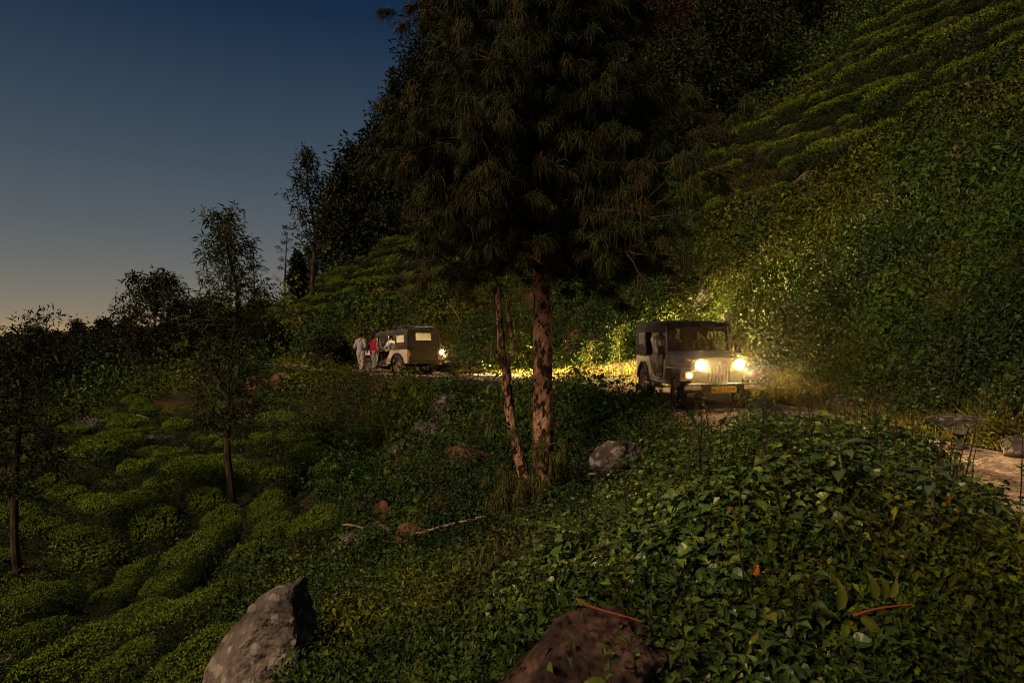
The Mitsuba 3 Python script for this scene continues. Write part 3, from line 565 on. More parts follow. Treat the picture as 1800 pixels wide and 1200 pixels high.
def tea_patch(which, poly, srange, urange, du, ds, scale, most, gap=0.05):
    rg = np.random.default_rng(ord(which)); out = []
    for s in np.arange(*srange, ds):
        ks = np.arange(int(urange[0] / .1), min(int(urange[1] / .1), len(RP) - 1), 3)
        line = RP[ks, :2] + RN[ks] * s; run = np.concatenate([[0], np.cumsum(np.linalg.norm(np.diff(line, axis=0), axis=1))])
        for w in np.arange(rg.uniform(0, du), run[-1], du):
            i = int(np.interp(w + rg.normal(0, .1) * du, run, ks)); s2 = s + rg.normal(0, 0.08) * ds
            x, y = RP[i, :2] + RN[i] * s2
            ns, nu, _ = road_coords(np.array([x]), np.array([y]))
            if abs(ns[0] - s2) > 0.4 or rg.random() < gap: continue
            z = float(H(x, y)); px, py = pix(np.array([x, y, z + .3]))
            if y > 2 and -120 < px < 1920 and -120 < py < 1330 and inside(poly, px, py): out.append((math.hypot(x, y), x, y, z, i))
    out.sort()
    for dist, x, y, z, i in out[:most]:
        k = name('tea_bush'); sc = scale * math.exp(rg.normal(0, 0.16))
        up = unit(nrm(np.array([x]), np.array([y]))[0] * 0.75 + np.array([0, 0, 0.45]))
        t = np.array([RT[i, 0], RT[i, 1], 0]); t = unit(t - up * t.dot(up)); b = np.cross(up, t)
        A = np.eye(4); A[:3, 0], A[:3, 1], A[:3, 2], A[:3, 3] = t * sc * rg.uniform(.9, 1.35), b * sc * rg.uniform(.85, 1.2), up * sc * rg.uniform(.8, 1.15), (x, y, z - 0.05)
        scene[k] = {'type': 'instance', 'to_world': T(A.tolist()), 'g': {'type': 'ref', 'id': f'tea_form_{int(dist > 18)}{rg.integers(4)}'}}
        tag(k, *(TEA_LABEL[which][0], 'tea bush', TEA_LABEL[which][1]))
    return len(out)
tn = [tea_patch('A', TEA_A, (-34, -5.5), (10, 62), 1.45, 1.3, 1.12, 220), tea_patch('B', TEA_B, (4.5, 26), (U_J2 - 4, U_J2 + 34), 2.0, 1.5, 1.3, 180), tea_patch('C', TEA_C, (9, 42), (8, U_J2 + 6), 1.9, 1.6, 1.4, 190)]
print('tea', tn)

# ------------------------------------------------------------------ rocks
def rock_mesh(seed, size, n=2):
    rg = np.random.default_rng(seed)
    m = trimesh.creation.icosphere(n + 1); v = m.vertices.copy()
    pl = rnd_dir(rg, 13); dd = rg.uniform(0.66, 1.0, 13)
    t = np.min(np.where(v @ pl.T > 0.05, dd[None] / np.maximum(v @ pl.T, 0.05), 9), 1)
    v = v * np.minimum(t, 1.15)[:, None]
    v = v * (1 + 0.30 * (meshkit.fbm(v * 1.9 + seed, 4, seed) - 0.5)[:, None] + 0.16 * np.abs(meshkit.fbm(v * 4.5 + seed, 3, seed + 5) - 0.5)[:, None])
    return v * np.asarray(size) / 2, m.faces
def rock(px, py, w, h, label, mat='mat_rock', seed=0, d=None, tilt=0.0, sink=0.16, depth=1.0, cat_='rock'):
    g = ground(px, py + h * 0.35) if d is None else at(px, py + h * .35, d)
    sc = g[1] / FPX; W, Hh = .97 * w * sc, .97 * h * sc
    v, f = rock_mesh(seed, (W * 1.08, max(W, Hh) * depth * 0.8, Hh * (1.1 + sink)), 3 if w > 85 else 2)
    ca, sa = math.cos(tilt), math.sin(tilt)
    v = v @ np.array([[ca, 0, -sa], [0, 1, 0], [sa, 0, ca]])
    k = put(name('rock'), (v + np.array([g[0], g[1], g[2] + Hh * (0.5 - sink) * 0.9]), f), mat, smooth=28)
    tag(k, label, cat_)
rock(460, 1160, 165, 250, 'large pale grey boulder standing at the lower left by the shrubs', seed=1, tilt=0.62, sink=.15, d=6.6)
rock(985, 1178, 390, 112, 'dark brown sloping rock at the bottom edge under the red twig', 'mat_brown_rock', seed=35, tilt=-0.50, d=3.25, sink=.5)
rock(1085, 795, 92, 50, 'lichen-spotted grey rock right of the pine trunk', seed=3, tilt=-0.45, d=8.6, sink=.3)
rock(628, 958, 120, 62, 'long grey slab under the pale hooked stick', seed=4, tilt=-0.45)
rock(640, 905, 38, 38, 'small rounded brown rock left of the two red ones', 'mat_red_rock', seed=5)
rock(676, 908, 42, 50, 'reddish upright rock above the hooked stick', 'mat_red_rock', seed=6)
rock(722, 950, 56, 46, 'brown rock at the left end of the long pale stick', 'mat_red_rock', seed=7)
rock(752, 762, 62, 44, 'grey-brown rock on the bank halfway below the road', seed=8)
rock(782, 722, 44, 54, 'upright grey rock just below the road edge', seed=9)
rock(715, 800, 60, 34, 'flat dark rock in the weeds below the grey-brown one', seed=10)
rock(828, 812, 92, 48, 'reddish broken rock left of the thin trunk', 'mat_red_rock', seed=11)
rock(868, 838, 40, 30, 'small red rock at the foot of the thin trunk', 'mat_red_rock', seed=12)
rock(672, 686, 30, 30, 'small red rock on the bank just below the rear jeep', 'mat_red_rock', seed=13, sink=.5)
rock(688, 736, 34, 26, 'red rock lower on the bank below the rear jeep', 'mat_red_rock', seed=33, sink=.5)
rock(455, 690, 72, 56, 'orange-brown rock right of the tall thin tree', 'mat_red_rock', seed=14)
rock(500, 678, 70, 34, 'dark reddish ledge of rock under the road left of the standing people', 'mat_red_rock', seed=15)
rock(445, 730, 44, 50, 'dark purple rock beside the tall thin tree trunk', seed=16)
rock(1240, 534, 34, 44, 'pointed pale rock standing up above the front jeep roof', seed=17, tilt=0.5, sink=0.0)
rock(1300, 566, 56, 38, 'jagged pale rock behind the front jeep windscreen', seed=18)
rock(1595, 358, 46, 20, 'pale flat rock alone high in the weeds on the right', seed=19)
rock(1418, 325, 56, 34, 'purplish rock below the right tea rows', seed=20)
rock(1352, 378, 44, 24, 'dark rock at the lower end of the right tea rows', seed=21)
rock(668, 526, 46, 32, 'pinkish rock in the tea slope above the rear jeep', 'mat_red_rock', seed=22)
rock(1010, 596, 28, 26, 'brown rock at the top of the lit grass verge', 'mat_red_rock', seed=23)
rock(1576, 642, 26, 36, 'grey stone in the weeds right of the front jeep', seed=24)
rock(1480, 706, 60, 30, 'low grey rock at the road edge right of the front jeep', seed=25)
rock(1700, 748, 130, 36, 'long flat dark rock on the right side of the road', seed=26)
rock(1796, 790, 80, 36, 'pale sunlit-looking slab at the right edge beside the road', seed=27)
rock(150, 748, 80, 32, 'grey rock among the tea bushes at far left', seed=28)
rock(290, 772, 90, 28, 'dark rock in the upper tea rows at left', seed=29)
rock(22, 1178, 60, 60, 'dark round rock in the bottom left corner', seed=30)
rock(1722, 372, 30, 16, 'small dark stone high in the weeds at the right edge', seed=31)
# loose stones on the road
rg = np.random.default_rng(9); ms = []
for k in range(420):
    u = rg.uniform(4, UU[-1] * .5); i = int(u / .1); s = rg.choice([-1, 1]) * (1.2 + abs(rg.normal(0, .6))) if rg.random() < .7 else rg.uniform(-1.5, 1.5)
    x, y = RP[i, :2] + RN[i] * s; r = min(0.02 * math.exp(abs(rg.normal(0, .7))), .10)
    m = trimesh.creation.icosphere(1); v = m.vertices * (0.75 + .5 * meshkit.noise(m.vertices * 2 + k, k))[:, None] * r * np.array([1.2, 1, .7])
    ms.append((v + np.array([x, y, float(H(x, y)) + .01]), m.faces))
tag(put('gravel', cat(ms), 'mat_rock', smooth=False), 'loose stones scattered along the dirt road', None, kind='stuff')
# ------------------------------------------------------------------ trees
def bez(p0, p1, p2, n=7):
    t = np.linspace(0, 1, n)[:, None]
    return (1 - t) ** 2 * np.asarray(p0) + 2 * t * (1 - t) * np.asarray(p1) + t * t * np.asarray(p2)
def tree(key, label, cat_, base, height, tr, crown0, profile, limbs, col, seed, leafL=0.13, leafW=0.05, per=60, blob=0.35, subs=5, rise=0.5, lean=(0, 0), squash=0.8, droop=0.2, group=None, stems=1, bark='mat_bark', dome=0):
    """trunk with limbs and twigs; leaf sprays gathered round the twig ends"""
    rg = np.random.default_rng(seed); base = np.asarray(base, float); wood, tips = [], []
    for st in range(stems):
        ln = np.array([lean[0], lean[1], 0]) * height + (rg.normal(0, 0.16, 3) * height * np.array([1, 1, 0]) if stems > 1 else 0)
        hh = height * (1 if st == 0 else rg.uniform(.65, .95))
        z = np.linspace(0, 1, 14)
        wob = np.stack([np.interp(z, np.linspace(0, 1, 5), np.r_[0, rg.normal(0, .018, 4)]) * hh, np.interp(z, np.linspace(0, 1, 5), np.r_[0, rg.normal(0, .018, 4)]) * hh, z * 0], 1)
        tk = base + wob + np.stack([z * 0, z * 0, z * hh], 1) + ln * z[:, None] ** 1.3 - np.array([0, 0, .25])
        wood.append(tube(tk, tr * (1 - z) ** 0.8 * (1 + 0.5 * np.exp(-z * 22)) + 0.012, 8))
        for k in range(int(limbs / stems)):
            f = crown0 + (1 - crown0) * ((k + rg.random()) / (limbs / stems))
            p0 = np.array([np.interp(f, z, tk[:, a]) for a in range(3)])
            R = profile((f - crown0) / (1 - crown0)) * rg.uniform(.55, 1.15); a = k * 2.4 + rg.normal(0, .5)
            o = np.array([math.cos(a), math.sin(a), 0])
            p2 = p0 + o * R + np.array([0, 0, rise * R * rg.uniform(.5, 1.3)]); p1 = p0 + o * R * .55 + np.array([0, 0, rise * R * (-.05 if rise > 0 else .25)])
            if R < 0.25: tips.append((p0, R)); continue
            L_ = bez(p0, p1, p2); wood.append(tube(L_, np.linspace(max(tr * .30 * (1 - f) + .012, .012), .006, 7), 5)); tips.append((p2, R))
            for q in range(subs):
                t = rg.uniform(.25, .95); m = (1 - t) ** 2 * p0 + 2 * t * (1 - t) * p1 + t * t * p2
                e = m + (rnd_dir(rg, 1)[0] * np.array([1, 1, .6]) + np.array([0, 0, .25])) * R * rg.uniform(.2, .5)
                wood.append(tube([m, (m + e) / 2 + rg.normal(0, .03, 3), e], [.010, .007, .004], 4)); tips.append((e, R))
    C = np.array([t[0] for t in tips]); n = len(C) * per
    i = np.repeat(np.arange(len(C)), per); br = blob * np.exp(rg.normal(0, .3, len(C)))
    q = rnd_dir(rg, n) * (rg.random((n, 1)) ** 0.45) * np.array([1, 1, squash])
    pos = C[i] + q * br[i][:, None]
    d = unit(q + rg.normal(0, .5, (n, 3)) + np.array([0, 0, -droop])); nor = unit(rg.normal(0, .6, (n, 3)) + np.array([0, 0, 1.0]))
    base_c = tint(rg, col, len(C), .25, .08)
    v, f, c = leaves(pos, d, nor, leafL * np.exp(rg.normal(0, .25, n)), leafW, tint(rg, base_c[i], n, .25, .08))
    k = name(key)
    scene[k + '__trunk'] = mikit.ply(cat(wood), bark, smooth=40)
    scene[k + '__crown'] = mikit.ply((v, f), 'mat_leaf', color=c)
    return tag(k, label, cat_, group)
def height_to(base, top_py): return (HOR - top_py) / FPX * base[1] - base[2]
spindle = lambda m: (lambda f: m * (0.35 + 0.9 * math.sin(math.pi * min(max(f * .85 + .1, 0), 1)) ** 0.8) * (1 - 0.55 * f))
cone = lambda m: (lambda f: m * (1.05 - 0.85 * f))
roundc = lambda m: (lambda f: m * math.sqrt(max(0.04, 1 - (2 * f - 0.75) ** 2 / 1.7)))
OAK = np.array([0.045, 0.055, 0.022]); DARK = np.array([0.022, 0.028, 0.013])
g = ground(412, 900)
tree('silver_oak_tree', 'tall thin feathery tree standing alone among the tea, dark trunk bare below', 'tree', g, height_to(g, 368), 0.085, 0.26, lambda f: 1.0 * (0.75 + 0.5 * math.sin(3.1 * f)) * (1 - .5 * f), 40, OAK, 61, .15, .028, 26, .26, 5, .75, lean=(-.015, 0))
g = ground(38, 1058)
tree('silver_oak_tree', 'thin dark tree at the left edge with its base in the tea rows', 'tree', g, height_to(g, 560), 0.085, .38, lambda f: 1.25 * (1 - .45 * f), 28, DARK * 1.3, 62, .14, .03, 22, .28, 5, .5, lean=(.02, 0))
def far_tree(px, py, top, label, d=None, width=60, key='silver_oak_tree', **kw):
    g = ground(px, py) if d is None else at(px, py, d)
    if d is not None: g[2] = min(g[2], float(H(g[0], g[1])) + 0.1)
    h = height_to(g, top); w = width / FPX * g[1] / 2
    a = dict(tr=0.012 * h + .03, crown0=.35, profile=spindle(w), limbs=34, col=DARK, seed=int(px) * 3 + int(top), leafL=.010 * g[1], leafW=.0036 * g[1], per=40, blob=.20 * w + .12, subs=4, rise=.45)
    a.update(kw); return tree(key, label, 'tree', g, h, **a)
far_tree(547, 545, 258, 'tall slender open-crowned tree rising from the bright tea slope against the sky', width=72, crown0=.38, limbs=40, blob=.36, leafL=.30, leafW=.11, per=9)
far_tree(501, 532, 398, 'small open tree on the skyline left of the tallest slender tree', width=62, crown0=.25, blob=.36, leafL=.30, leafW=.11, per=13)
far_tree(447, 540, 424, 'sparse little tree behind the feathery tree, sky showing through', width=60, crown0=.1, blob=.36, leafL=.30, leafW=.11, per=13)
far_tree(525, 545, 436, 'thin sapling between the two skyline trees', width=26, crown0=.3, blob=.32, limbs=16, leafL=.26)
far_tree(618, 400, 220, 'spreading many-stemmed tree on the ridge, sky between its branches', width=120, key='ridge_tree', crown0=.3, profile=roundc(2.4), stems=3, limbs=40, blob=.6, per=34, leafL=.36, leafW=.16)
far_tree(662, 380, 192, 'wispy ridge tree with bare upper boughs left of the pine', width=90, key='ridge_tree', crown0=.4, profile=roundc(2.0), stems=2, limbs=30, blob=.6, per=30, leafL=.36, leafW=.16)
far_tree(705, 330, 130, 'dark ridge tree touching the left edge of the pine crown', width=110, key='ridge_tree', crown0=.2, profile=roundc(2.3), limbs=44, blob=.8, per=110, leafL=.42, leafW=.18)
far_tree(770, 240, 12, 'tall dark ridge tree with drooping boughs at the top left of the pine', width=130, key='ridge_tree', crown0=.1, profile=spindle(3.0), limbs=60, blob=1.0, per=70, leafL=.5, leafW=.17, rise=.1, droop=.9)
far_tree(850, 160, -60, 'leafy ridge tree rising out of the top of the picture behind the pine', width=150, key='ridge_tree', crown0=.1, profile=roundc(3.4), limbs=60, blob=1.1, per=70, leafL=.5, leafW=.2)
for px, py, top, w, lab in ((640, 395, 268, 110, 'dense dark tree on the ridge right of the spreading tree'), (676, 360, 210, 110, 'dense dark tree halfway up the ridge'), (708, 330, 150, 110, 'dense dark tree on the ridge behind the pine\'s left boughs'),
                       (742, 280, 78, 120, 'dense dark tree on the steep upper ridge left of the pine'), (790, 220, 20, 130, 'dense dark tree at the top of the visible ridge'), (600, 425, 320, 90, 'dense dark tree on the ridge under the spreading tree')):
    g_ = ground(px, py); far_tree(px, py, top, lab, width=w, key='ridge_tree', crown0=.06, profile=roundc(w / 1200 * g_[1] / 2), limbs=44, blob=.026 * g_[1] * w / 110, per=64, leafL=.0078 * g_[1], leafW=.0035 * g_[1], subs=4)
far_tree(690, 372, 270, 'low dark tree under the pine\'s left bough', width=100, key='ridge_tree', crown0=.05, profile=roundc(2.0), limbs=30, blob=.7, per=50, leafL=.30, leafW=.12)
for px, py, top, w, lab in ((585, 432, 372, 70, 'round dark bush on the ridge skyline below the spreading tree'), (625, 415, 340, 90, 'broad dark bush on the ridge above the bright tea rows'), (548, 470, 420, 36, 'small dark bush on the skyline right of the slender tree'),
                       (660, 392, 330, 80, 'dark bush on the ridge below the pine bough')):
    far_tree(px, py, top, lab, width=w, key='ridge_bush', crown0=.02, profile=roundc(w / 1200 * 28), limbs=26, blob=.8, per=70, leafL=.28, leafW=.12, subs=3)
# dark trees on the left spur
far_tree(272, 700, 488, 'dense dark tree with a reddish trunk on the left skyline', d=38, width=128, key='broadleaf_tree', crown0=.28, profile=roundc(2.1), limbs=44, blob=.46, per=26, leafL=.24, leafW=.10, bark='mat_pine_bark', rise=.7)
far_tree(348, 660, 528, 'dark bushy tree between the dense tree and the feathery tree', d=42, width=110, key='broadleaf_tree', crown0=.1, profile=roundc(1.9), limbs=36, blob=.42, per=28, leafL=.24, leafW=.10)
far_tree(430, 640, 556, 'shadowy tree just behind the crown of the feathery tree', d=44, width=120, key='broadleaf_tree', crown0=.1, profile=roundc(2.2), limbs=40, blob=.5, per=32, leafL=.24, leafW=.10)
far_tree(470, 640, 566, 'dark shrubby tree to the left of the man on the slope', d=40, width=70, key='broadleaf_tree', crown0=.05, profile=roundc(1.1), limbs=36, blob=.45, per=50, leafL=.22, leafW=.09)
far_tree(578, 655, 592, 'black shrubby tree at the road edge left of the standing people', d=31, width=64, key='broadleaf_tree', crown0=.05, profile=roundc(.8), limbs=36, blob=.35, per=60, leafL=.16, leafW=.07)
for j, (px, top, w, lab) in enumerate(((12, 596, 60, 'dark tree cut by the left edge of the picture on the horizon'), (62, 574, 70, 'rounded dark tree, second from the left on the horizon'), (98, 576, 40, 'slim dark tree, third from the left on the horizon'),
                          (140, 562, 50, 'pointed open tree, fourth from the left on the horizon'), (182, 556, 60, 'spiky open tree left of the dense dark tree on the horizon'), (222, 560, 50, 'thin-leaved tree touching the left side of the dense dark tree'))):
    far_tree(px, 668, top, lab, d=52 + 2 * (j % 2), width=w, key='horizon_tree', crown0=.15, profile=cone(w / 1200 * 24), limbs=34, blob=.42, per=24, leafL=.30, leafW=.11, rise=.8)
for j, (px, py, top, w, d_, lab) in enumerate(((30, 700, 610, 120, 44, 'dark leafy tree under the leftmost horizon tree'), (110, 690, 600, 130, 47, 'broad dark tree below the third and fourth horizon trees'), (190, 690, 600, 120, 45, 'dark tree below the spiky horizon tree'),
                       (60, 745, 640, 140, 38, 'large shadowy tree in front at far left above the tea'), (150, 725, 640, 120, 40, 'shadowy tree in front of the broad dark trees at left'), (215, 715, 630, 90, 41, 'shadowy tree left of the reddish trunk'), (330, 690, 610, 90, 40, 'dark undergrown tree right of the reddish trunk'))):
    far_tree(px, py, top, lab, d=d_, width=w, key='spur_tree', crown0=.03, profile=roundc(w / 1200 * d_ / 2), limbs=40, blob=.7, per=60, leafL=.24, leafW=.10, subs=4)
g = np.array([-2.2, -3.45, 0]); g[2] = float(H(g[0], g[1]))
tree('shade_tree', 'leafy tree standing beside the viewpoint, its shade falling on the lower right corner', 'tree', g, 9.2, .12, .55, roundc(1.9), 46, OAK, 63, .16, .07, 60, .5, 4, .5)
# dark forest high on the hill behind the pine
for j, (px, py, top, w, lab) in enumerate(((1010, 330, 130, 200, 'dark forest tree right behind the pine trunk line'), (1110, 330, 150, 200, 'dark forest tree at the right edge of the pine crown'), (1190, 300, 90, 190, 'dark forest tree above the left end of the right tea rows'),
                        (1290, 200, 10, 190, 'dark forest tree over the middle of the right tea rows'), (1130, 180, -40, 210, 'reddish-brown leafed forest tree at the top behind the pine'), (1240, 110, -90, 200, 'dark forest tree at the top edge, right of the reddish one'),
                        (1370, 110, -60, 180, 'dark forest tree at the top edge, farthest right'), (940, 200, -30, 220, 'dark forest tree hidden behind the upper pine crown'), (1050, 110, -120, 240, 'topmost dark forest tree behind the pine'))):
    g_ = ground(px, py); far_tree(px, py, top, lab, width=w, key='forest_tree', crown0=.12, profile=roundc(w / 1200 * g_[1] / 2.2), limbs=44, blob=.95, per=62, leafL=.26, leafW=.12, subs=4, col=(np.array([.055, .026, .013]) if 'reddish' in lab else DARK * 1.1))

# ------------------------------------------------------------------ the big pine
PB = np.array([0.50, 11.0, 0.0]); PB[2] = float(H(PB[0], PB[1])); PB[2] = min(PB[2], -1.95)
for v_ in range(12):
    rg = np.random.default_rng(700 + v_); n = 110; el = rg.uniform(-.6, .7); D = np.array([math.cos(el), 0, math.sin(el)])
    pos = -D * rg.random((n, 1)) * .20 + rg.normal(0, .02, (n, 3)); d0 = unit(D * .75 + rg.normal(0, .42, (n, 3)) + np.array([0, 0, -.15])); L = rg.uniform(.15, .30, n)
    p1 = pos + d0 * (L * .45)[:, None]; d1 = unit(d0 * .7 + np.array([0, 0, -.95]) + rg.normal(0, .12, (n, 3))); p2 = p1 + d1 * (L * .55)[:, None]; sd = unit(np.cross(d0, rnd_dir(rg, n))) * .005
    V = np.stack([pos - sd * .7, pos + sd * .7, p1 + sd, p1 - sd, p2], 1).reshape(-1, 3); F = (np.array([(0, 1, 2), (0, 2, 3), (3, 2, 4)])[None] + (np.arange(n) * 5)[:, None, None]).reshape(-1, 3)
    bc = tint(rg, np.array([.026, .033, .010]), 1, .25, .1)[0] if v_ < 11 else np.array([.060, .048, .020])
    scene[f'needle_form_{v_}'] = {'type': 'shapegroup', 'needles': mikit.ply((V, F), 'mat_leaf', color=np.repeat(tint(rg, bc, n, .2, .05), 5, 0))}
def pine(key, label, base, height, tr, whorls, lo, length, seed, tufts, needles_n=110, lean=(-.02, 0), extra=()):
    rg = np.random.default_rng(seed); wood = []
    z = np.linspace(0, 1, 26)
    tk = base + np.stack([lean[0] * height * z * (1 - .3 * z) + .05 * np.sin(z * 5), .04 * np.sin(z * 4 + 1), z * height - .3 * (z == 0)], 1)
    wood_t = tube(tk, (tr * (1 - z) ** .75 * (1 + .35 * np.exp(-z * 30)) + .02) * (1 + .05 * np.sin(z * 60)), 16)
    tv_ = wood_t[0]; tv_ = tv_ + (meshkit.fbm(tv_ * np.array([7, 7, 3.0]), 3, 4)[:, None] - .5) * .035 * np.array([1, 1, 0])
    k = name(key); scene[k + '__trunk'] = mikit.ply((tv_, wood_t[1]), 'mat_pine_bark', smooth=50)
    ends = []
    spec = [(None, None, w) for w in range(whorls)] + [('x', q, 0) for q in extra]
    for kind_, q_, w in spec:
        f = q_[0] if kind_ else lo + (.97 - lo) * (w / whorls) ** .95; p0 = np.array([np.interp(f, z, tk[:, a]) for a in range(3)])
        for b in range(1 if kind_ else 6):
            a = q_[1] if kind_ else w * 1.1 + b * 1.0472 + rg.normal(0, .22); R = q_[2] if kind_ else length(f) * rg.uniform(.62, 1.1); o = np.array([math.cos(a), math.sin(a), 0])
            p1 = p0 + o * R * .5 + np.array([0, 0, .34 * R]); p2 = p0 + o * R + np.array([0, 0, (.22 - .30 * (1 - f)) * R + rg.normal(0, .12)])
            L_ = bez(p0, p1, p2, 9); wood.append(tube(L_, np.linspace(.055 * (1 - f) + .016, .008, 9), 6))
            for q in range(tufts):
                t = rg.uniform(.28, 1) if q else 1.0; m = (1 - t) ** 2 * p0 + 2 * t * (1 - t) * p1 + t * t * p2
                e = m + np.array([*(rg.normal(0, .34, 2)), rg.normal(.05, .22)]) + o * .12
                wood.append(tube([m, (m + e) / 2 + np.array([0, 0, .04]), e], [.009, .007, .005], 4)); ends.append((e, unit(e - m + o * .1)))
    for q, (e, dv) in enumerate(ends):
        yaw = math.atan2(dv[1], dv[0]); sc = rg.uniform(.75, 1.25); A = np.eye(4); x_ = np.array([math.cos(yaw), math.sin(yaw), 0]); y_ = np.array([-math.sin(yaw), math.cos(yaw), 0])
        A[:3, 0], A[:3, 1], A[:3, 2], A[:3, 3] = x_ * sc, y_ * sc, np.array([0, 0, sc * rg.uniform(.85, 1.25)]), e
        scene[f'{k}__needles__{q:04d}'] = {'type': 'instance', 'to_world': T(A.tolist()), 'g': {'type': 'ref', 'id': f'needle_form_{rg.integers(12)}'}}
    scene[k + '__branches'] = mikit.ply(cat(wood), 'mat_bark', smooth=50)
    return tag(k, label, 'pine tree')
pine('pine_tree', 'tall pine with a flaking red-brown trunk and a dark drooping-needled crown', PB, 12.5, 0.158, 17, .312, lambda f: 2.6 * (1.1 - .75 * f) if f > .40 else 2.0, 71, 31, extra=[(.42, 2.9, 2.2), (.44, 3.25, 2.3), (.45, 2.6, 2.2), (.47, 3.1, 2.2), (.44, 3.6, 2.2),  (.40, -.3, 3.1), (.44, .4, 3.2), (.48, 0, 3.0), (.34, -.9, 2.4), (.35, 3.9, 2.2)])
# pine bough hanging low at the foot of the trunk, growing from the thin stem
def bough(key, label, pts, seed, n_t=26, nn=60, cat_='branch', parent=None, spread=.12):
    rg = np.random.default_rng(seed); ms = []; C, D = [], []
    pts = np.asarray(pts, float); ms.append(tube(bez(*pts, 8), np.linspace(.02, .008, 8), 6))
    for q in range(n_t):
        t = rg.uniform(.25, 1); m = (1 - t) ** 2 * pts[0] + 2 * t * (1 - t) * pts[1] + t * t * pts[2]; e = m + rg.normal(0, spread, 3) + np.array([0, 0, .03])
        ms.append(tube([m, (m + e) / 2, e], [.007, .006, .004], 4)); C.append(e); D.append(unit(e - m + pts[2] - pts[0]))
    C, D = np.array(C), np.array(D); i = np.repeat(np.arange(n_t), nn); n = len(i)
    d0 = unit(D[i] * .6 + rg.normal(0, .5, (n, 3))); L = rg.uniform(.13, .24, n); sd = unit(np.cross(d0, rnd_dir(rg, n))) * .0045
    p1 = C[i] + d0 * (L * .5)[:, None]; p2 = p1 + unit(d0 * .5 + np.array([0, 0, -1.0]))* (L * .6)[:, None]
    V = np.stack([C[i] - sd, C[i] + sd, p1 + sd, p1 - sd, p2], 1).reshape(-1, 3); F = (np.array([(0, 1, 2), (0, 2, 3), (3, 2, 4)])[None] + (np.arange(n) * 5)[:, None, None]).reshape(-1, 3)
    c = np.repeat(tint(rg, np.array([.07, .075, .018]), n, .22, .08), 5, 0)
    a = parent + '__' + key if parent else name(key)
    if parent:
        a = name(a); scene[a] = mikit.ply(cat(ms), 'mat_pine_bark', smooth=50); scene[a + '__needles'] = mikit.ply((V, F), 'mat_leaf', color=c)
    return a
# the thin forked trunk beside the pine
d_ = 10.75
thin = [at(924, 848, d_), at(905, 770, d_), at(893, 700, d_), at(890, 640, d_), at(884, 622, d_)]
k = name('young_pine_tree')
def wob(pts, rad, seed, n=24, sides=10):
    pts = np.asarray(pts, float); t = np.linspace(0, 1, len(pts)); cs = CubicSpline(t, pts); q = cs(np.linspace(0, 1, n)); r = np.interp(np.linspace(0, 1, n), t, rad)
    v, f = tube(q, r, sides); return v + (meshkit.fbm(v * 9 + seed, 3, seed)[:, None] - .5) * .05 * np.array([1, 1, .3]), f
scene[k + '__trunk'] = mikit.ply(wob(thin, [.10, .08, .072, .066, .055], 3), 'mat_pine_bark', smooth=50)
scene[k + '__stem'] = mikit.ply(wob([at(886, 640, d_), at(880, 590, d_), at(877, 545, d_), at(874, 505, d_)], [.065, .06, .05, .04], 5, 16), 'mat_pine_bark', smooth=50)
scene[k + '__stem_001'] = mikit.ply(wob([at(890, 640, d_), at(901, 600, d_), at(893, 555, d_), at(899, 512, d_)], [.05, .035, .03, .022], 6, 16), 'mat_pine_bark', smooth=50)
for j, (a, b, c_, nt) in enumerate((((920, 846), (900, 850), (872, 868), 20), ((922, 850), (930, 860), (948, 872), 16), ((945, 770), (950, 780), (968, 798), 9), ((886, 628), (872, 620), (862, 616), 5), ((892, 632), (905, 622), (912, 618), 5), ((896, 745), (870, 735), (846, 742), 4), ((925, 850), (905, 880), (915, 905), 16))):
    bough('bough', '', [at(*a, d_ - .05), at(*b, d_ - .3), at(*c_, d_ - .35)], 80 + j, nt, 60, parent=k)
tag(k, 'thin leaning pine stem with two bare upper forks left of the big trunk', 'pine tree')
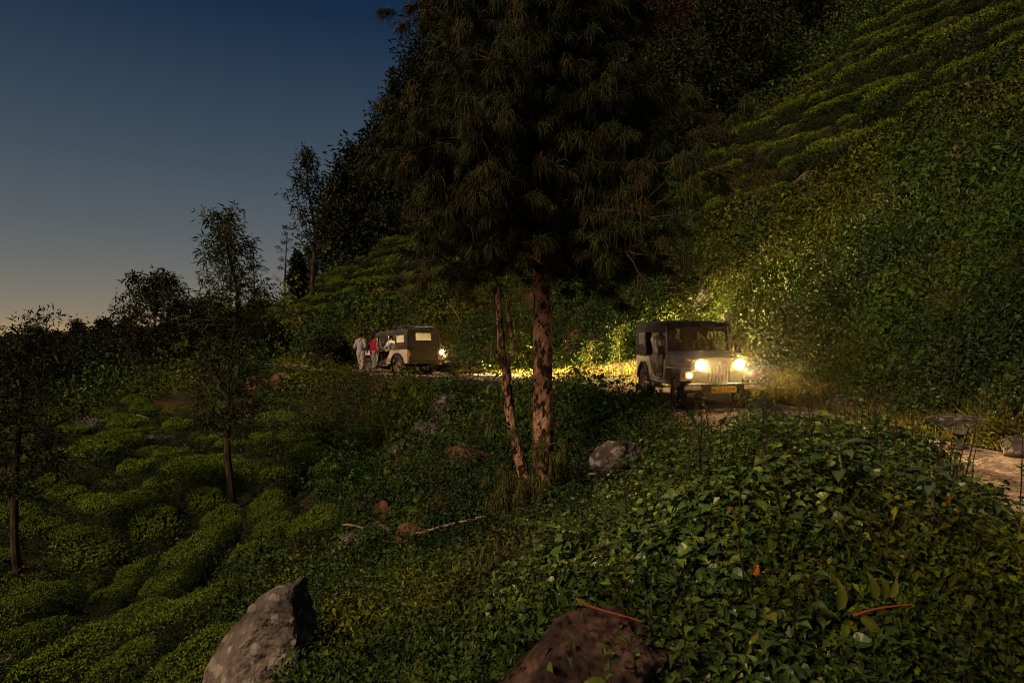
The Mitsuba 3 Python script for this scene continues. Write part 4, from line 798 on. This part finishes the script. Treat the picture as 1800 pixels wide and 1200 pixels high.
# ------------------------------------------------------------------ the leafy shrubs in front
scene['mat_shiny_leaf'] = {'type': 'twosided', 'bsdf': {'type': 'principled', 'base_color': VC, 'roughness': 0.38, 'specular': 0.55}}
LEAFC = [np.array(c) for c in ((0.060, 0.104, 0.018), (0.080, 0.126, 0.018), (0.044, 0.082, 0.020), (0.106, 0.142, 0.016), (0.038, 0.068, 0.017), (0.125, 0.142, 0.015))]
def leaf_form(tmpl, c):
    V, F = tmpl; col = np.repeat(c[None], len(V), 0); col[np.abs(V[:, 0]) < .05] *= 1.25
    return mikit.ply((V * np.array([.78, 1, 1]), F), 'mat_shiny_leaf', color=col)
FORMS = [leaf_form(HEART, c) for c in LEAFC]
def shrub(key, label, x, y, r, h, n, L, seed, single=300, cat_='shrub', group=None, colours=LEAFC, tmpl=HEART, forms=None, aspect=.78, mat='mat_shiny_leaf', lift=0.0, flat=.55):
    rg = np.random.default_rng(seed); forms = forms or FORMS
    k = name(key); C = []
    for j in range(9):                                           # a shrub is several mounds of foliage
        a, q = j * 2.4, r * .62 * math.sqrt(j / 8)
        C.append((x + q * math.cos(a), y + q * math.sin(a)))
    C = np.array(C); z = H(C[:, 0], C[:, 1]) + lift; C = np.column_stack([C, z])
    rr = r * rg.uniform(.42, .62, 9); hh = h * rg.uniform(.7, 1.08, 9); up = unit(nrm(C[:, 0], C[:, 1]) * .35 + np.array([0, 0, 1]))
    (_, _, _), pos, d, nor, LL = domes(rg, C, rr, hh, up, n, np.full(9, L), np.full(9, L * aspect), lambda i, nn, p: np.zeros((nn, 3)), tmpl, shell=.5, droop=.55)
    sh = []
    for q in range(int(10 + 16 * r)):
        b_ = C[rg.integers(9)] + np.array([rg.normal(0, r * .3), rg.normal(0, r * .3), 0]); hh_ = h * rg.uniform(.95, 1.5); t_ = b_ + np.array([rg.normal(0, .10), rg.normal(0, .10), hh_]); sh.append((b_, t_))
        m_ = rg.integers(7, 14); tt = rg.uniform(.55, 1.02, m_); pp = b_ + (t_ - b_) * tt[:, None]; aa = rg.uniform(0, 6.28, m_); dd_ = np.stack([np.cos(aa), np.sin(aa), rg.uniform(-.2, .6, m_)], 1)
        k_ = rg.integers(0, n, m_); pos[k_] = pp; d[k_] = unit(dd_); nor[k_] = unit(np.stack([-.5 * np.cos(aa), -.5 * np.sin(aa), np.ones(m_)], 1) + rg.normal(0, .25, (m_, 3))); LL[k_] = L * (1.25 - .6 * (tt - .55)) * rg.uniform(.7, 1.2, m_)
    LL = LL * np.exp(rg.normal(0, .18, n))
    ci = rg.choice(len(colours), n, p=np.array([3, 3, 3, 1.3, 3, .7])[:len(colours)] / sum([3, 3, 3, 1.3, 3, .7][:len(colours)]))
    view = unit(pos); face = np.abs((nor * view).sum(1))
    # the leaves outermost towards the viewer and largest stand as entries of their own
    hi = np.zeros(n); dist = np.linalg.norm(pos, axis=1); px, py = pix(pos)
    cell = {}; order = np.argsort(dist); vis = np.zeros(n, bool)
    for i in order:
        c_ = (int(px[i] // 9), int(py[i] // 9))
        if c_ not in cell: cell[c_] = 1; vis[i] = True
    score = LL / dist * (0.35 + face) * vis * (px > -20) * (px < 1820) * (py < 1220)
    big = np.argsort(-score)[:single]; big = big[score[big] > 0]; rest = np.ones(n, bool); rest[big] = False
    c = np.array(colours)[ci] * np.exp(rg.normal(0, .28, (n, 1))); dead = rg.random(n) < .012; c[dead] = np.array([.10, .06, .025])
    near, deep = rest & vis, rest & ~vis
    v, f, cc = join([leaves(pos[m_], d[m_], nor[m_], LL[m_], LL[m_] * aspect, c[m_], t_, rb_) for m_, t_, rb_ in ((near, tmpl if L / np.median(dist) * 1200 > 7 else QUAD, .25), (deep, QUAD, 0))])
    kk = k + '__foliage'; scene[kk] = mikit.ply((v, f), mat, color=cc); labels[kk] = {'kind': 'stuff'}
    ms = [tube(bez((C[i, 0] * .4 + x * .6, C[i, 1] * .4 + y * .6, C[i, 2] - .1), (C[i, 0], C[i, 1], C[i, 2] + .1), C[i] + up[i] * hh[i] * .9 + np.array([rg.normal(0, .1), rg.normal(0, .1), 0]), 6), np.linspace(.012, .004, 6), 5) for i in range(9) for _ in range(2)] + [tube([b_, (b_ + t_) / 2 + rg.normal(0, .015, 3), t_], [.006, .005, .003], 5) for b_, t_ in sh]
    scene[k + '__stems'] = mikit.ply(cat(ms), 'mat_bark', smooth=50); labels[k + '__stems'] = {'kind': 'stuff'}
    dd = unit(d); X = unit(np.cross(dd, nor)); Zv = np.cross(X, dd)
    for q, i in enumerate(big):
        A = np.eye(4); A[:3, 0], A[:3, 1], A[:3, 2], A[:3, 3] = X[i] * LL[i], dd[i] * LL[i], Zv[i] * LL[i], pos[i]
        e = dict(forms[ci[i] % len(forms)]); e['to_world'] = T(A.tolist()); scene[f'{k}__leaf' + (f'_{q:03d}' if q else '')] = e
    return tag(k, label, cat_, group)
shrub('broadleaf_shrub', 'dense heart-leaved shrub filling the middle of the foreground', 1.45, 4.7, 1.05, .62, 16000, .053, 201, 300)
shrub('broadleaf_shrub', 'heart-leaved shrub reaching up in front of the front jeep bumper', 2.35, 6.6, 1.0, .80, 14000, .044, 202, 260)
shrub('broadleaf_shrub', 'dark heart-leaved shrub overhanging the road at the right', 2.75, 5.0, .85, .58, 13000, .047, 203, 260)
shrub('broadleaf_shrub', 'nearest heart-leaved shrub at the bottom, with the largest leaves', 1.15, 3.35, .75, .42, 9000, .062, 204, 300)
shrub('broadleaf_shrub', 'heart-leaved shrub right of the bottom rock, lower centre', .55, 4.9, .85, .50, 10000, .048, 205, 220)
shrub('broadleaf_shrub', 'leafy shrub between the lichen-spotted rock and the front jeep wheel', 1.75, 8.3, 1.0, .62, 11000, .045, 206, 160)
shrub('broadleaf_shrub', 'leafy shrub below the lichen-spotted rock', .95, 6.6, .95, .50, 11000, .046, 207, 160)
shrub('broadleaf_shrub', 'sparse dark shrub in the shaded bottom right corner', 1.95, 3.3, .5, .30, 900, .06, 208, 60)
shrub('broadleaf_shrub', 'leafy shrub on the road edge just right of the front jeep plate', 3.25, 7.9, 1.0, .62, 11000, .047, 209, 160)
shrub('broadleaf_shrub', 'leafy shrub on the road edge in front of the low grey rock', 3.5, 6.6, .75, .66, 9000, .050, 210, 160)
# smaller-leaved weeds and shrubs of the middle ground
OV = [leaf_form(OVATE, c) for c in LEAFC]
def far_shrub(label, px, py, wpx, hpx, n, L, seed, col=None, key='shrub', single=0, mat='mat_leaf'):
    g = ground(px, py); r = wpx / 2 / FPX * g[1]; h = hpx / FPX * g[1]
    cs = LEAFC if col is None else [np.array(col) * q for q in (1, 1.2, .8, 1.35, .7, 1.5)]
    return shrub(key, label, g[0], g[1] + .3 * r, r, h, n, L, seed, single, tmpl=OVATE, forms=OV, colours=cs, aspect=.5, mat=mat)
far_shrub('round dark shrub at the road edge right of the pine trunk', 1000, 715, 100, 62, 2600, .075, 211)
far_shrub('low bushy weed on the bank between the two pine trunks and the jeep', 1120, 740, 130, 50, 2600, .07, 212)
far_shrub('bright yellow-green bush standing on the lit verge behind the front jeep', 1098, 632, 46, 50, 1500, .10, 213, (.085, .105, .02), mat='mat_leaf_thin')
far_shrub('tall lit weeds at the back of the verge left of the bright bush', 1045, 640, 60, 36, 1100, .10, 214, (.075, .085, .02), mat='mat_leaf_thin')
far_shrub('lush bright green bush right above the front jeep roof', 1310, 560, 130, 80, 3600, .085, 215, (.07, .10, .018), mat='mat_leaf_thin')
far_shrub('yellowish bush behind the pointed rock', 1290, 520, 90, 60, 2200, .09, 216, (.09, .10, .018), mat='mat_leaf_thin')
far_shrub('long-leaved pale weed left of the pointed rock', 1190, 530, 60, 46, 700, .16, 217, (.085, .10, .05))
far_shrub('bushy weeds hanging over the bank right of the front jeep', 1450, 590, 190, 90, 4200, .075, 218, (.05, .075, .016))
far_shrub('dark leafy bush at the foot of the bank near the right edge', 1690, 690, 190, 90, 4200, .065, 219, (.035, .060, .016))
far_shrub('bright tuft of weeds beside the flat dark rock on the right', 1755, 785, 70, 44, 900, .07, 220, (.11, .11, .02), mat='mat_leaf_thin')
far_shrub('yellow weed at the road edge left of the flat dark rock', 1690, 725, 40, 40, 500, .06, 221, (.10, .095, .02), mat='mat_leaf_thin')
far_shrub('dense green shrub on the bank below the standing people', 560, 790, 210, 100, 4200, .085, 222, (.045, .075, .014))
far_shrub('broad green shrub on the bank below the road left of the grey rocks', 620, 720, 150, 60, 3000, .085, 223, (.045, .070, .016))
far_shrub('green bush on the bank left of the thin trunk', 800, 720, 140, 60, 2600, .08, 224, (.045, .065, .016))
far_shrub('leafy bush under the reddish broken rock', 760, 880, 190, 70, 3600, .065, 225, (.045, .07, .02))
far_shrub('bushy green weeds around the end of the long pale stick', 930, 960, 170, 70, 3400, .06, 226, (.05, .08, .02))
far_shrub('weeds growing right of the large pale boulder', 590, 1120, 240, 80, 4200, .062, 227, (.055, .088, .020))
far_shrub('weeds below the middle of the picture left of the brown sloping rock', 760, 1100, 260, 90, 5200, .062, 228, (.055, .088, .020))
far_shrub('reddish-brown thorny bush beside the lichen-spotted rock', 1010, 880, 100, 60, 1500, .05, 229, (.085, .05, .024))
far_shrub('brown withered bush above the large pale boulder', 545, 1010, 120, 50, 1500, .055, 230, (.075, .055, .026))
far_shrub('rust-coloured dry bush at the middle of the long pale stick', 762, 930, 76, 44, 1500, .06, 231, (.12, .058, .028))
# the big-leaved weed standing above the shrubs
def stemmed_weed(label, root, tips, L, W, col, seed, key='tall_weed', red=False):
    rg = np.random.default_rng(seed); k = name(key); root = np.asarray(root, float); top = np.asarray(tips, float)
    scene[k + '__stem'] = mikit.ply(tube(bez(root, (root + top) / 2 + rg.normal(0, .02, 3), top, 8), np.linspace(.011, .006, 8), 7), 'mat_pale_stem', smooth=50)
    for q in range(9):
        a = q * 2.4 + rg.normal(0, .2); t = 1 - .06 * q; o = np.array([math.cos(a), math.sin(a), .35 + .05 * (4 - q)])
        p = root + (top - root) * t; l_ = L * rg.uniform(.7, 1.05)
        n_ = 8; u = np.linspace(0, 1, n_); mid = p + np.outer(u * l_, unit(o)) - np.outer(u ** 2.2 * l_ * .45, [0, 0, 1]); w = W * np.sin(np.pi * np.clip(u * .92 + .06, 0, 1)) ** .8
        sd = unit(np.cross(unit(o), [0, 0, 1])); l_e = mid - sd * w[:, None] / 2 + np.array([0, 0, .012]); r_e = mid + sd * w[:, None] / 2 + np.array([0, 0, .012])
        V = np.vstack([l_e, mid, r_e]); i = np.arange(n_ - 1); F = np.vstack([np.stack([i, i + 1, i + n_ + 1, i + n_], 1), np.stack([i + n_, i + n_ + 1, i + 2 * n_ + 1, i + 2 * n_], 1)])
        c = np.repeat(np.asarray(col)[None] * rg.uniform(.75, 1.25), 3 * n_, 0); c[n_:2 * n_] *= np.array([1.6, 1.5, 1.6])
        scene[k + '__leaf' + (f'_{q:03d}' if q else '')] = mikit.ply((V, F), 'mat_shiny_leaf', color=c, smooth=True)
    return tag(k, label, 'plant')
two('mat_pale_stem', type='principled', base_color=rgb(.22, .21, .12), roughness=.6)
two('mat_red_stem', type='principled', base_color=rgb(.42, .085, .05), roughness=.5)
two('mat_pale_stick', type='principled', base_color=mikit.proc(lambda p, n, uv: tmix([.42, .31, .24], [.24, .16, .12], tfbm(p.x * 16, p.y * 16, p.z * 16))), roughness=.8)
stemmed_weed('tall broad-leaved weed with pale midribs rising above the foreground shrubs', at(1478, 880, 4.3), at(1474, 785, 4.25), .26, .085, (.075, .105, .045), 301)
stemmed_weed('smaller broad-leaved weed right of the tall pale-ribbed one', at(1640, 890, 3.9), at(1638, 828, 3.9), .16, .06, (.06, .09, .04), 302)
stemmed_weed('young long-leaved weed left of the brown sloping rock', at(820, 1180, 5.4), at(815, 1105, 5.4), .17, .06, (.07, .10, .035), 303)
# red-stemmed twigs with upright leaves
def twig(label, pts, leaf_at, L, W, col, seed):
    rg = np.random.default_rng(seed); k = name('red_twig'); pts = np.array(pts); cs = CubicSpline(np.linspace(0, 1, len(pts)), pts)
    scene[k + '__stem'] = mikit.ply(tube(cs(np.linspace(0, 1, 14)), np.linspace(.0055, .003, 14), 6), 'mat_red_stem', smooth=50)
    for q, (p, o, l_) in enumerate(leaf_at):
        v, f, c = leaves(np.array([p]), np.array([o], float), unit(np.array([[.1, -1, .15]]) + rg.normal(0, .2, (1, 3))), L * l_, W * l_, np.array([col]) * rg.uniform(.85, 1.2), OVATE, .3)
        scene[k + '__leaf' + (f'_{q:03d}' if q else '')] = mikit.ply((v, f), 'mat_shiny_leaf', color=c, smooth=True)
    return tag(k, label, 'twig')
d_ = 2.55
twig('red twig with upright yellow-green leaves at the lower right', [at(1500, 1082, d_), at(1530, 1072, d_), at(1562, 1066, d_), at(1602, 1062, d_)],
     [(at(1477, 1072, d_), (0, 0, 1), 1.15), (at(1540, 1052, d_), (-.25, 0, 1), 1.0), (at(1556, 1054, d_), (-.1, 0, 1), .9), (at(1566, 1050, d_), (.35, 0, 1), .75), (at(1579, 1064, d_), (0, 0, 1), .55), (at(1512, 1085, d_), (.8, -.2, -.5), .9)], .105, .045, (.13, .15, .02), 311)
d_ = 3.35
twig('thin red twig lying across the brown sloping rock', [at(1026, 1060, d_), at(1060, 1072, d_), at(1100, 1083, d_), at(1130, 1092, d_)], [(at(1028, 1060, d_), (-.9, 0, .5), .8), (at(1022, 1064, d_), (-.4, 0, .8), .6)], .07, .03, (.17, .12, .02), 312)
# a few withered leaves among the shrubs
for j, (px, py, d_, lab) in enumerate(((1324, 1010, 3.0, 'single bright orange withered leaf in the foreground shrub'), (1470, 920, 4.1, 'small orange dead leaf below the broad-leaved weed'), (1482, 893, 4.2, 'brown curled dead leaf just under the broad-leaved weed'), (1663, 885, 4.1, 'orange-tinged dead leaf in the shrub over the road'))):
    v, f, c = leaves(np.array([at(px, py, d_)]), np.array([[.3, -.2, .9]]), np.array([[.2, -1, .3]]), .055, .04, np.array([[.55, .17, .03]]), OVATE)
    tag(put(name('withered_leaf'), (v, f), 'mat_shiny_leaf', color=c), lab, 'leaf')
# pale sticks
def stick(label, pts, r, cat_='stick'):
    w = np.median([ground(px, py + 34)[1] for px, py in pts]); q = np.array([at(px, py, w) for px, py in pts])
    cs = CubicSpline(np.linspace(0, 1, len(q)), q); v, f = tube(cs(np.linspace(0, 1, 30)), r, 8)
    tag(put(name('stick'), (v, f), 'mat_pale_stick', smooth=50), label, cat_)
stick('pale hooked stick curving over the grey slab', [(604, 922), (625, 924), (646, 933), (664, 947), (686, 952)], .018)
stick('long pale curved stick running down from the pine boughs', [(724, 939), (760, 930), (805, 918), (850, 908), (887, 895)], .020)
stick('short pale stick under the lichen-spotted rock', [(1033, 834), (1055, 831), (1078, 829)], .020)
stick('thin pale stick on the bank above the rear jeep', [(789, 534), (800, 548), (810, 566)], .02)
stick('small pale stick among the tea at left', [(240, 729), (252, 732), (262, 736)], .025)

# ------------------------------------------------------------------ people
for nm_, c_, r_ in (('skin', (.34, .17, .10), .55), ('hair', (.012, .010, .009), .6), ('lavender', (.36, .34, .43), .85), ('pale_trousers', (.50, .38, .36), .85), ('crimson', (.34, .02, .06), .8), ('grey_denim', (.24, .26, .27), .85), ('brown_jacket', (.075, .042, .030), .8),
                    ('orange_shirt', (.30, .10, .045), .8), ('white_cotton', (.68, .66, .66), .85), ('shoe', (.05, .045, .04), .6), ('dark_trousers', (.04, .04, .05), .85)):
    two('mat_' + nm_, type='principled', base_color=rgb(*c_), roughness=r_, specular=.2)
def person(label, W, top, legs, hood=False, long_hair=False, sleeve=True, **J):
    j = dict(pelvis=(0, 0, .93), chest=(0, 0, 1.22), neck=(.0, 0, 1.44), head=(.015, 0, 1.58), shL=(0, .17, 1.36), shR=(0, -.17, 1.36), elL=(-.03, .235, 1.10), elR=(-.03, -.235, 1.10), wrL=(.05, .24, .87), wrR=(.05, -.24, .87),
             hipL=(0, .085, .90), hipR=(0, -.085, .90), knL=(.03, .10, .49), knR=(.03, -.10, .49), anL=(-.01, .10, .09), anR=(-.01, -.10, .09))
    j.update(J); j = {a: np.array(b, float) for a, b in j.items()}
    hd, nk = j['head'], j['neck']; fw = unit(np.array([1.0, 0, 0]) if 'face' not in j else j['face']); lf = np.cross([0, 0, 1], fw); lf = unit(lf)
    k = name('person')
    chest = [((j['pelvis'], .125), (j['chest'], .13)), ((j['shL'] * .7 + j['shR'] * .3, .085), (j['shR'] * .7 + j['shL'] * .3, .085)), ((j['chest'], .13), (j['shL'] * .7 + j['shR'] * .3, .08)), ((j['chest'], .13), (j['shR'] * .7 + j['shL'] * .3, .08)), ((j['hipL'], .09), (j['hipR'], .09)), ((j['pelvis'], .12), (j['hipL'], .09)), ((j['pelvis'], .12), (j['hipR'], .09))]
    arms = [x for s in 'LR' for x in (((j['sh' + s], .055), (j['el' + s], .043)), ((j['el' + s], .042), (j['wr' + s], .029)))]
    shl = [((j['sh' + s], .06), ((j['shL'] + j['shR']) / 2, .07)) for s in 'LR']
    lg = [x for s in 'LR' for x in (((j['hip' + s], .088), (j['kn' + s], .058)), ((j['kn' + s], .056), (j['an' + s], .038)))]
    head = [((nk - np.array([0, 0, .06]), .055), (hd, .055)), ((hd + np.array([0, 0, .035]) - fw * .012, .088), (hd - np.array([0, 0, .045]) + fw * .035, .050)), ((hd + fw * .085 + np.array([0, 0, .0]), .012), (hd + fw * .098 + np.array([0, 0, -.025]), .015))] + \
           [((hd + lf * s * .085, .018), (hd + lf * s * .085 + np.array([0, 0, .03]), .020)) for s in (-1, 1)]
    hands, feet = [], []
    for s, sg_ in (('L', 1), ('R', -1)):
        w, e = j['wr' + s], j['el' + s]; a = unit(w - e); side = unit(np.cross(a, fw)) if abs(a @ fw) < .9 else lf * sg_; thumb = unit(fw - a * (a @ fw)) if abs(a @ fw) < .9 else np.array([0, 0, 1.0])
        palm = w + a * .07; hands.append(((w, .026), (palm, .030)))
        hands += [((palm + thumb * o_ * .6, .014), (palm + thumb * o_ + a * .03, .010)) for o_ in (-.024, -.008, .008, .024)]
        for o_, l_ in ((-.026, .055), (-.009, .070), (.009, .074), (.026, .066)):
            m_ = palm + thumb * o_ + a * (l_ * .55 + .02); hands += [((palm + thumb * o_ * .9, .0115), (m_, .0095)), ((m_, .0095), (m_ + a * l_ * .4 - side * .018 * sg_, .008))]
        t0 = w + a * .025 + thumb * .022; t1 = t0 + a * .032 + thumb * .030; hands += [((t0, .014), (t1, .011)), ((t1, .011), (t1 + a * .030, .009))]
        an = j['an' + s]; feet.append(((an - np.array([.02, 0, .035]), .042), (an + np.array([.15, 0, -.052]), .034)))
    body = m3.Manifold()
    base = hull_chain(chest + arms + shl + lg + head, .025, 6)
    b = m3.Manifold(m3.Mesh(np.array(base.vertices, np.float32), np.array(base.faces, np.uint32)))
    for (p, r), (q, r2) in hands: b += m3.Manifold.batch_hull([m3.Manifold.sphere(r, 10).translate(p), m3.Manifold.sphere(r2, 10).translate(q)])
    scene[k + '__body'] = mikit.ply(mt(b), 'mat_skin', smooth=60, to_world=W)
    ex = lambda ps, d_: [((p, r + d_), (q, r2 + d_)) for (p, r), (q, r2) in ps]
    ar = arms if sleeve else [arms[0], arms[2]]
    sh = ex(chest[:4] + shl, .022) + ex(ar, .018) + [((j['pelvis'] + np.array([0, .05, -.06]), .115), (j['pelvis'] + np.array([0, -.05, -.06]), .115)), ((j['pelvis'] + np.array([0, 0, -.06]), .13), (j['chest'], .145))]
    if hood: sh += [((nk + np.array([-.09, .06, -.02]), .05), (nk + np.array([-.09, -.06, -.02]), .05)), ((nk + np.array([-.09, .0, -.02]), .05), (nk + np.array([-.11, 0, -.13]), .035)), ((nk + np.array([0, .07, -.03]), .035), (nk + np.array([-.09, .06, -.02]), .045)), ((nk + np.array([0, -.07, -.03]), .035), (nk + np.array([-.09, -.06, -.02]), .045))]
    scene[k + '__top'] = mikit.ply(hull_chain(sh, .03, 6), top, smooth=60, to_world=W)
    scene[k + '__trousers'] = mikit.ply(hull_chain(ex(lg, .020) + ex(chest[4:], .016), .03, 6), legs, smooth=60, to_world=W)
    for q, (p_, s_) in enumerate(feet): scene[k + '__shoe' + ('_001' if q else '')] = mikit.ply(hull_chain([(p_, s_)], .02, 3), 'mat_shoe', smooth=60, to_world=W)
    hs = m3.Manifold.sphere(.103, 24).translate(hd + np.array([0, 0, .04]) - fw * .018)
    A = np.eye(4); A[:3, 0], A[:3, 1], A[:3, 2], A[:3, 3] = fw, lf, (0, 0, 1), hd
    hs = hs - mbox((.035, -.3, -.3), (.3, .3, .075)).transform(A[:3]) - mbox((-.02, -.3, -.3), (.3, .3, .01)).transform(A[:3])
    if long_hair: hs += m3.Manifold.batch_hull([m3.Manifold.sphere(.09, 16).translate(hd - fw * .045), m3.Manifold.sphere(.06, 16).translate(nk - fw * .09 - np.array([0, 0, .12]))])
    scene[k + '__hair'] = mikit.ply(mt(hs), 'mat_hair', smooth=50, to_world=W)
    for q, s_ in enumerate((-1, 1)):
        ey = trimesh.creation.icosphere(1, .012); ey.apply_translation(hd + fw * .078 + lf * s_ * .032 + np.array([0, 0, .028])); scene[k + '__eye' + ('_001' if q else '')] = mikit.ply(ey, 'mat_ink', smooth=True, to_world=W)
    mo = rbox((0, 0, 0), (.012, .045, .010), .004); mo.apply_transform(A); mo.apply_translation(fw * .080 - np.array([0, 0, .052])); scene[k + '__mouth'] = mikit.ply(mo, 'mat_red_lens', to_world=W)
    return tag(k, label, 'person')
def stand_at(px, py, d, yaw, s=1.0):
    p = at(px, py, d); return T().translate([p[0], p[1], float(H(p[0], p[1]))]).rotate([0, 0, 1], yaw).scale(s)
person('person in a pale lavender hoodie and light trousers seen from behind by the rear jeep', stand_at(634, 655, 27.0, 70, .96), 'mat_lavender', 'mat_pale_trousers', hood=True, knL=(.10, .09, .50), anL=(.16, .08, .10), knR=(.0, -.10, .49), anR=(-.12, -.10, .10), elL=(-.06, .25, 1.12), elR=(-.06, -.25, 1.12), wrL=(.12, .20, 1.02), wrR=(.12, -.20, 1.02))
person('person in a crimson jacket and grey jeans beside the open door of the rear jeep', stand_at(656, 655, 27.1, 40, .93), 'mat_crimson', 'mat_grey_denim', long_hair=True, knL=(.06, .09, .49), anL=(.02, .09, .09), elL=(-.05, .25, 1.12), wrL=(.14, .20, .98))
g_w = stand_at(528, 600, 40.2, -70, .97)
person('person in a dark brown jacket standing waist-deep in weeds left of the rear jeep', g_w, 'mat_brown_jacket', 'mat_dark_trousers', chest=(.06, 0, 1.20), neck=(.13, 0, 1.40), head=(.17, 0, 1.54), shL=(.10, .18, 1.33), shR=(.10, -.18, 1.33), elL=(.14, .27, 1.08), elR=(.14, -.27, 1.08), wrL=(.34, .12, .98), wrR=(.34, -.10, .96))
DRIVE = dict(pelvis=(0, 0, .10), hipL=(.02, .10, .09), hipR=(.02, -.10, .09), chest=(-.04, 0, .40), neck=(-.05, 0, .61), head=(-.02, 0, .75), shL=(-.05, .18, .53), shR=(-.05, -.18, .53), knL=(.40, .12, .14), knR=(.40, -.12, .14), anL=(.46, .12, -.20), anR=(.46, -.12, -.20))
seat = lambda M, x, y, z, r=0: M @ T().translate([x, y, z]).rotate([0, 0, 1], r)
person('driver in an orange shirt behind the windscreen of the front jeep', seat(M1, -.10, -.36, .78), 'mat_orange_shirt', 'mat_dark_trousers', **DRIVE, elL=(.12, .24, .36), elR=(.12, -.24, .36), wrL=(.36, .13, .42), wrR=(.36, -.13, .42))
person('passenger in brown on the far front seat of the front jeep', seat(M1, -.10, .36, .78), 'mat_orange_shirt', 'mat_dark_trousers', **DRIVE, elL=(.05, .24, .30), elR=(.05, -.24, .30), wrL=(.28, .16, .20), wrR=(.28, -.16, .20))
person('passenger in white behind the driver of the front jeep', seat(M1, -.78, -.42, .86, 20), 'mat_white_cotton', 'mat_dark_trousers', **DRIVE, elL=(.05, .24, .30), elR=(.10, -.24, .28), wrL=(.28, .16, .20), wrR=(.32, -.16, .22))
person('person in white leaning in the open door of the rear jeep', seat(M2, -.06, .42, .78, 30), 'mat_white_cotton', 'mat_dark_trousers', **DRIVE, elL=(.10, .28, .32), elR=(.05, -.24, .30), wrL=(.30, .26, .22), wrR=(.28, -.16, .20))

# ------------------------------------------------------------------ dust hanging in the headlight beams
def dust(key, label, lo, hi, lamps, W, amount, reach, haze_, albedo, g=.6, res=40):
    """a box of dusty air, densest by the lamps and fading to nothing at its faces"""
    lo, hi = np.array(lo, float), np.array(hi, float); t = (np.arange(res) + .5) / res
    Zg, Yg, Xg = np.meshgrid(t, t, t, indexing='ij'); p = lo + np.stack([Xg, Yg, Zg], -1) * (hi - lo)
    den = sum(amount * np.exp(-np.linalg.norm(p - np.array(l), axis=-1) / reach) for l in lamps) + haze_ * (.4 + 1.2 * meshkit.fbm(p * .9, 3, 5))
    q = np.stack([Xg, Yg, Zg], -1) * 2 - 1; edge = np.clip((1 - np.linalg.norm(q, axis=-1)) / .6, 0, 1); den = den * edge * edge * (3 - 2 * edge)
    A = np.array(W.matrix); B = np.eye(4); B[:3, :3] = np.diag(hi - lo); B[:3, 3] = lo; C = np.eye(4); C[:3, :3] *= .5; C[:3, 3] = .5
    scene[key + '_air'] = {'type': 'heterogeneous', 'albedo': {'type': 'constvolume', 'value': rgb(*albedo)}, 'sigma_t': {'type': 'gridvolume', 'grid': mi.VolumeGrid(den[..., None].astype(np.float32)), 'filter_type': 'trilinear', 'to_world': T((A @ B).tolist())}, 'phase': {'type': 'hg', 'g': g}}
    scene[key] = {'type': 'cube', 'bsdf': {'type': 'null'}, 'to_world': T((A @ B @ C @ np.diag([1, 1, 1, 1.])).tolist()) , 'interior': {'type': 'ref', 'id': key + '_air'}}
    tag(key, label, None, kind='stuff')
LAMPS = [(1.80, -.40, .93), (1.80, .40, .93)]
dust('dust', 'thin dust glowing in front of the front jeep headlights', (-.6, -2.6, -.4), (6.6, 2.9, 2.9), LAMPS, M1, .72, .28, .010, (.97, .74, .40))
dust('dust_001', 'thin dust glowing round the headlight of the hidden jeep', (.2, -1.9, -.3), (5.0, 2.3, 2.2), LAMPS, M3, .7, .20, .002, (.97, .80, .5))
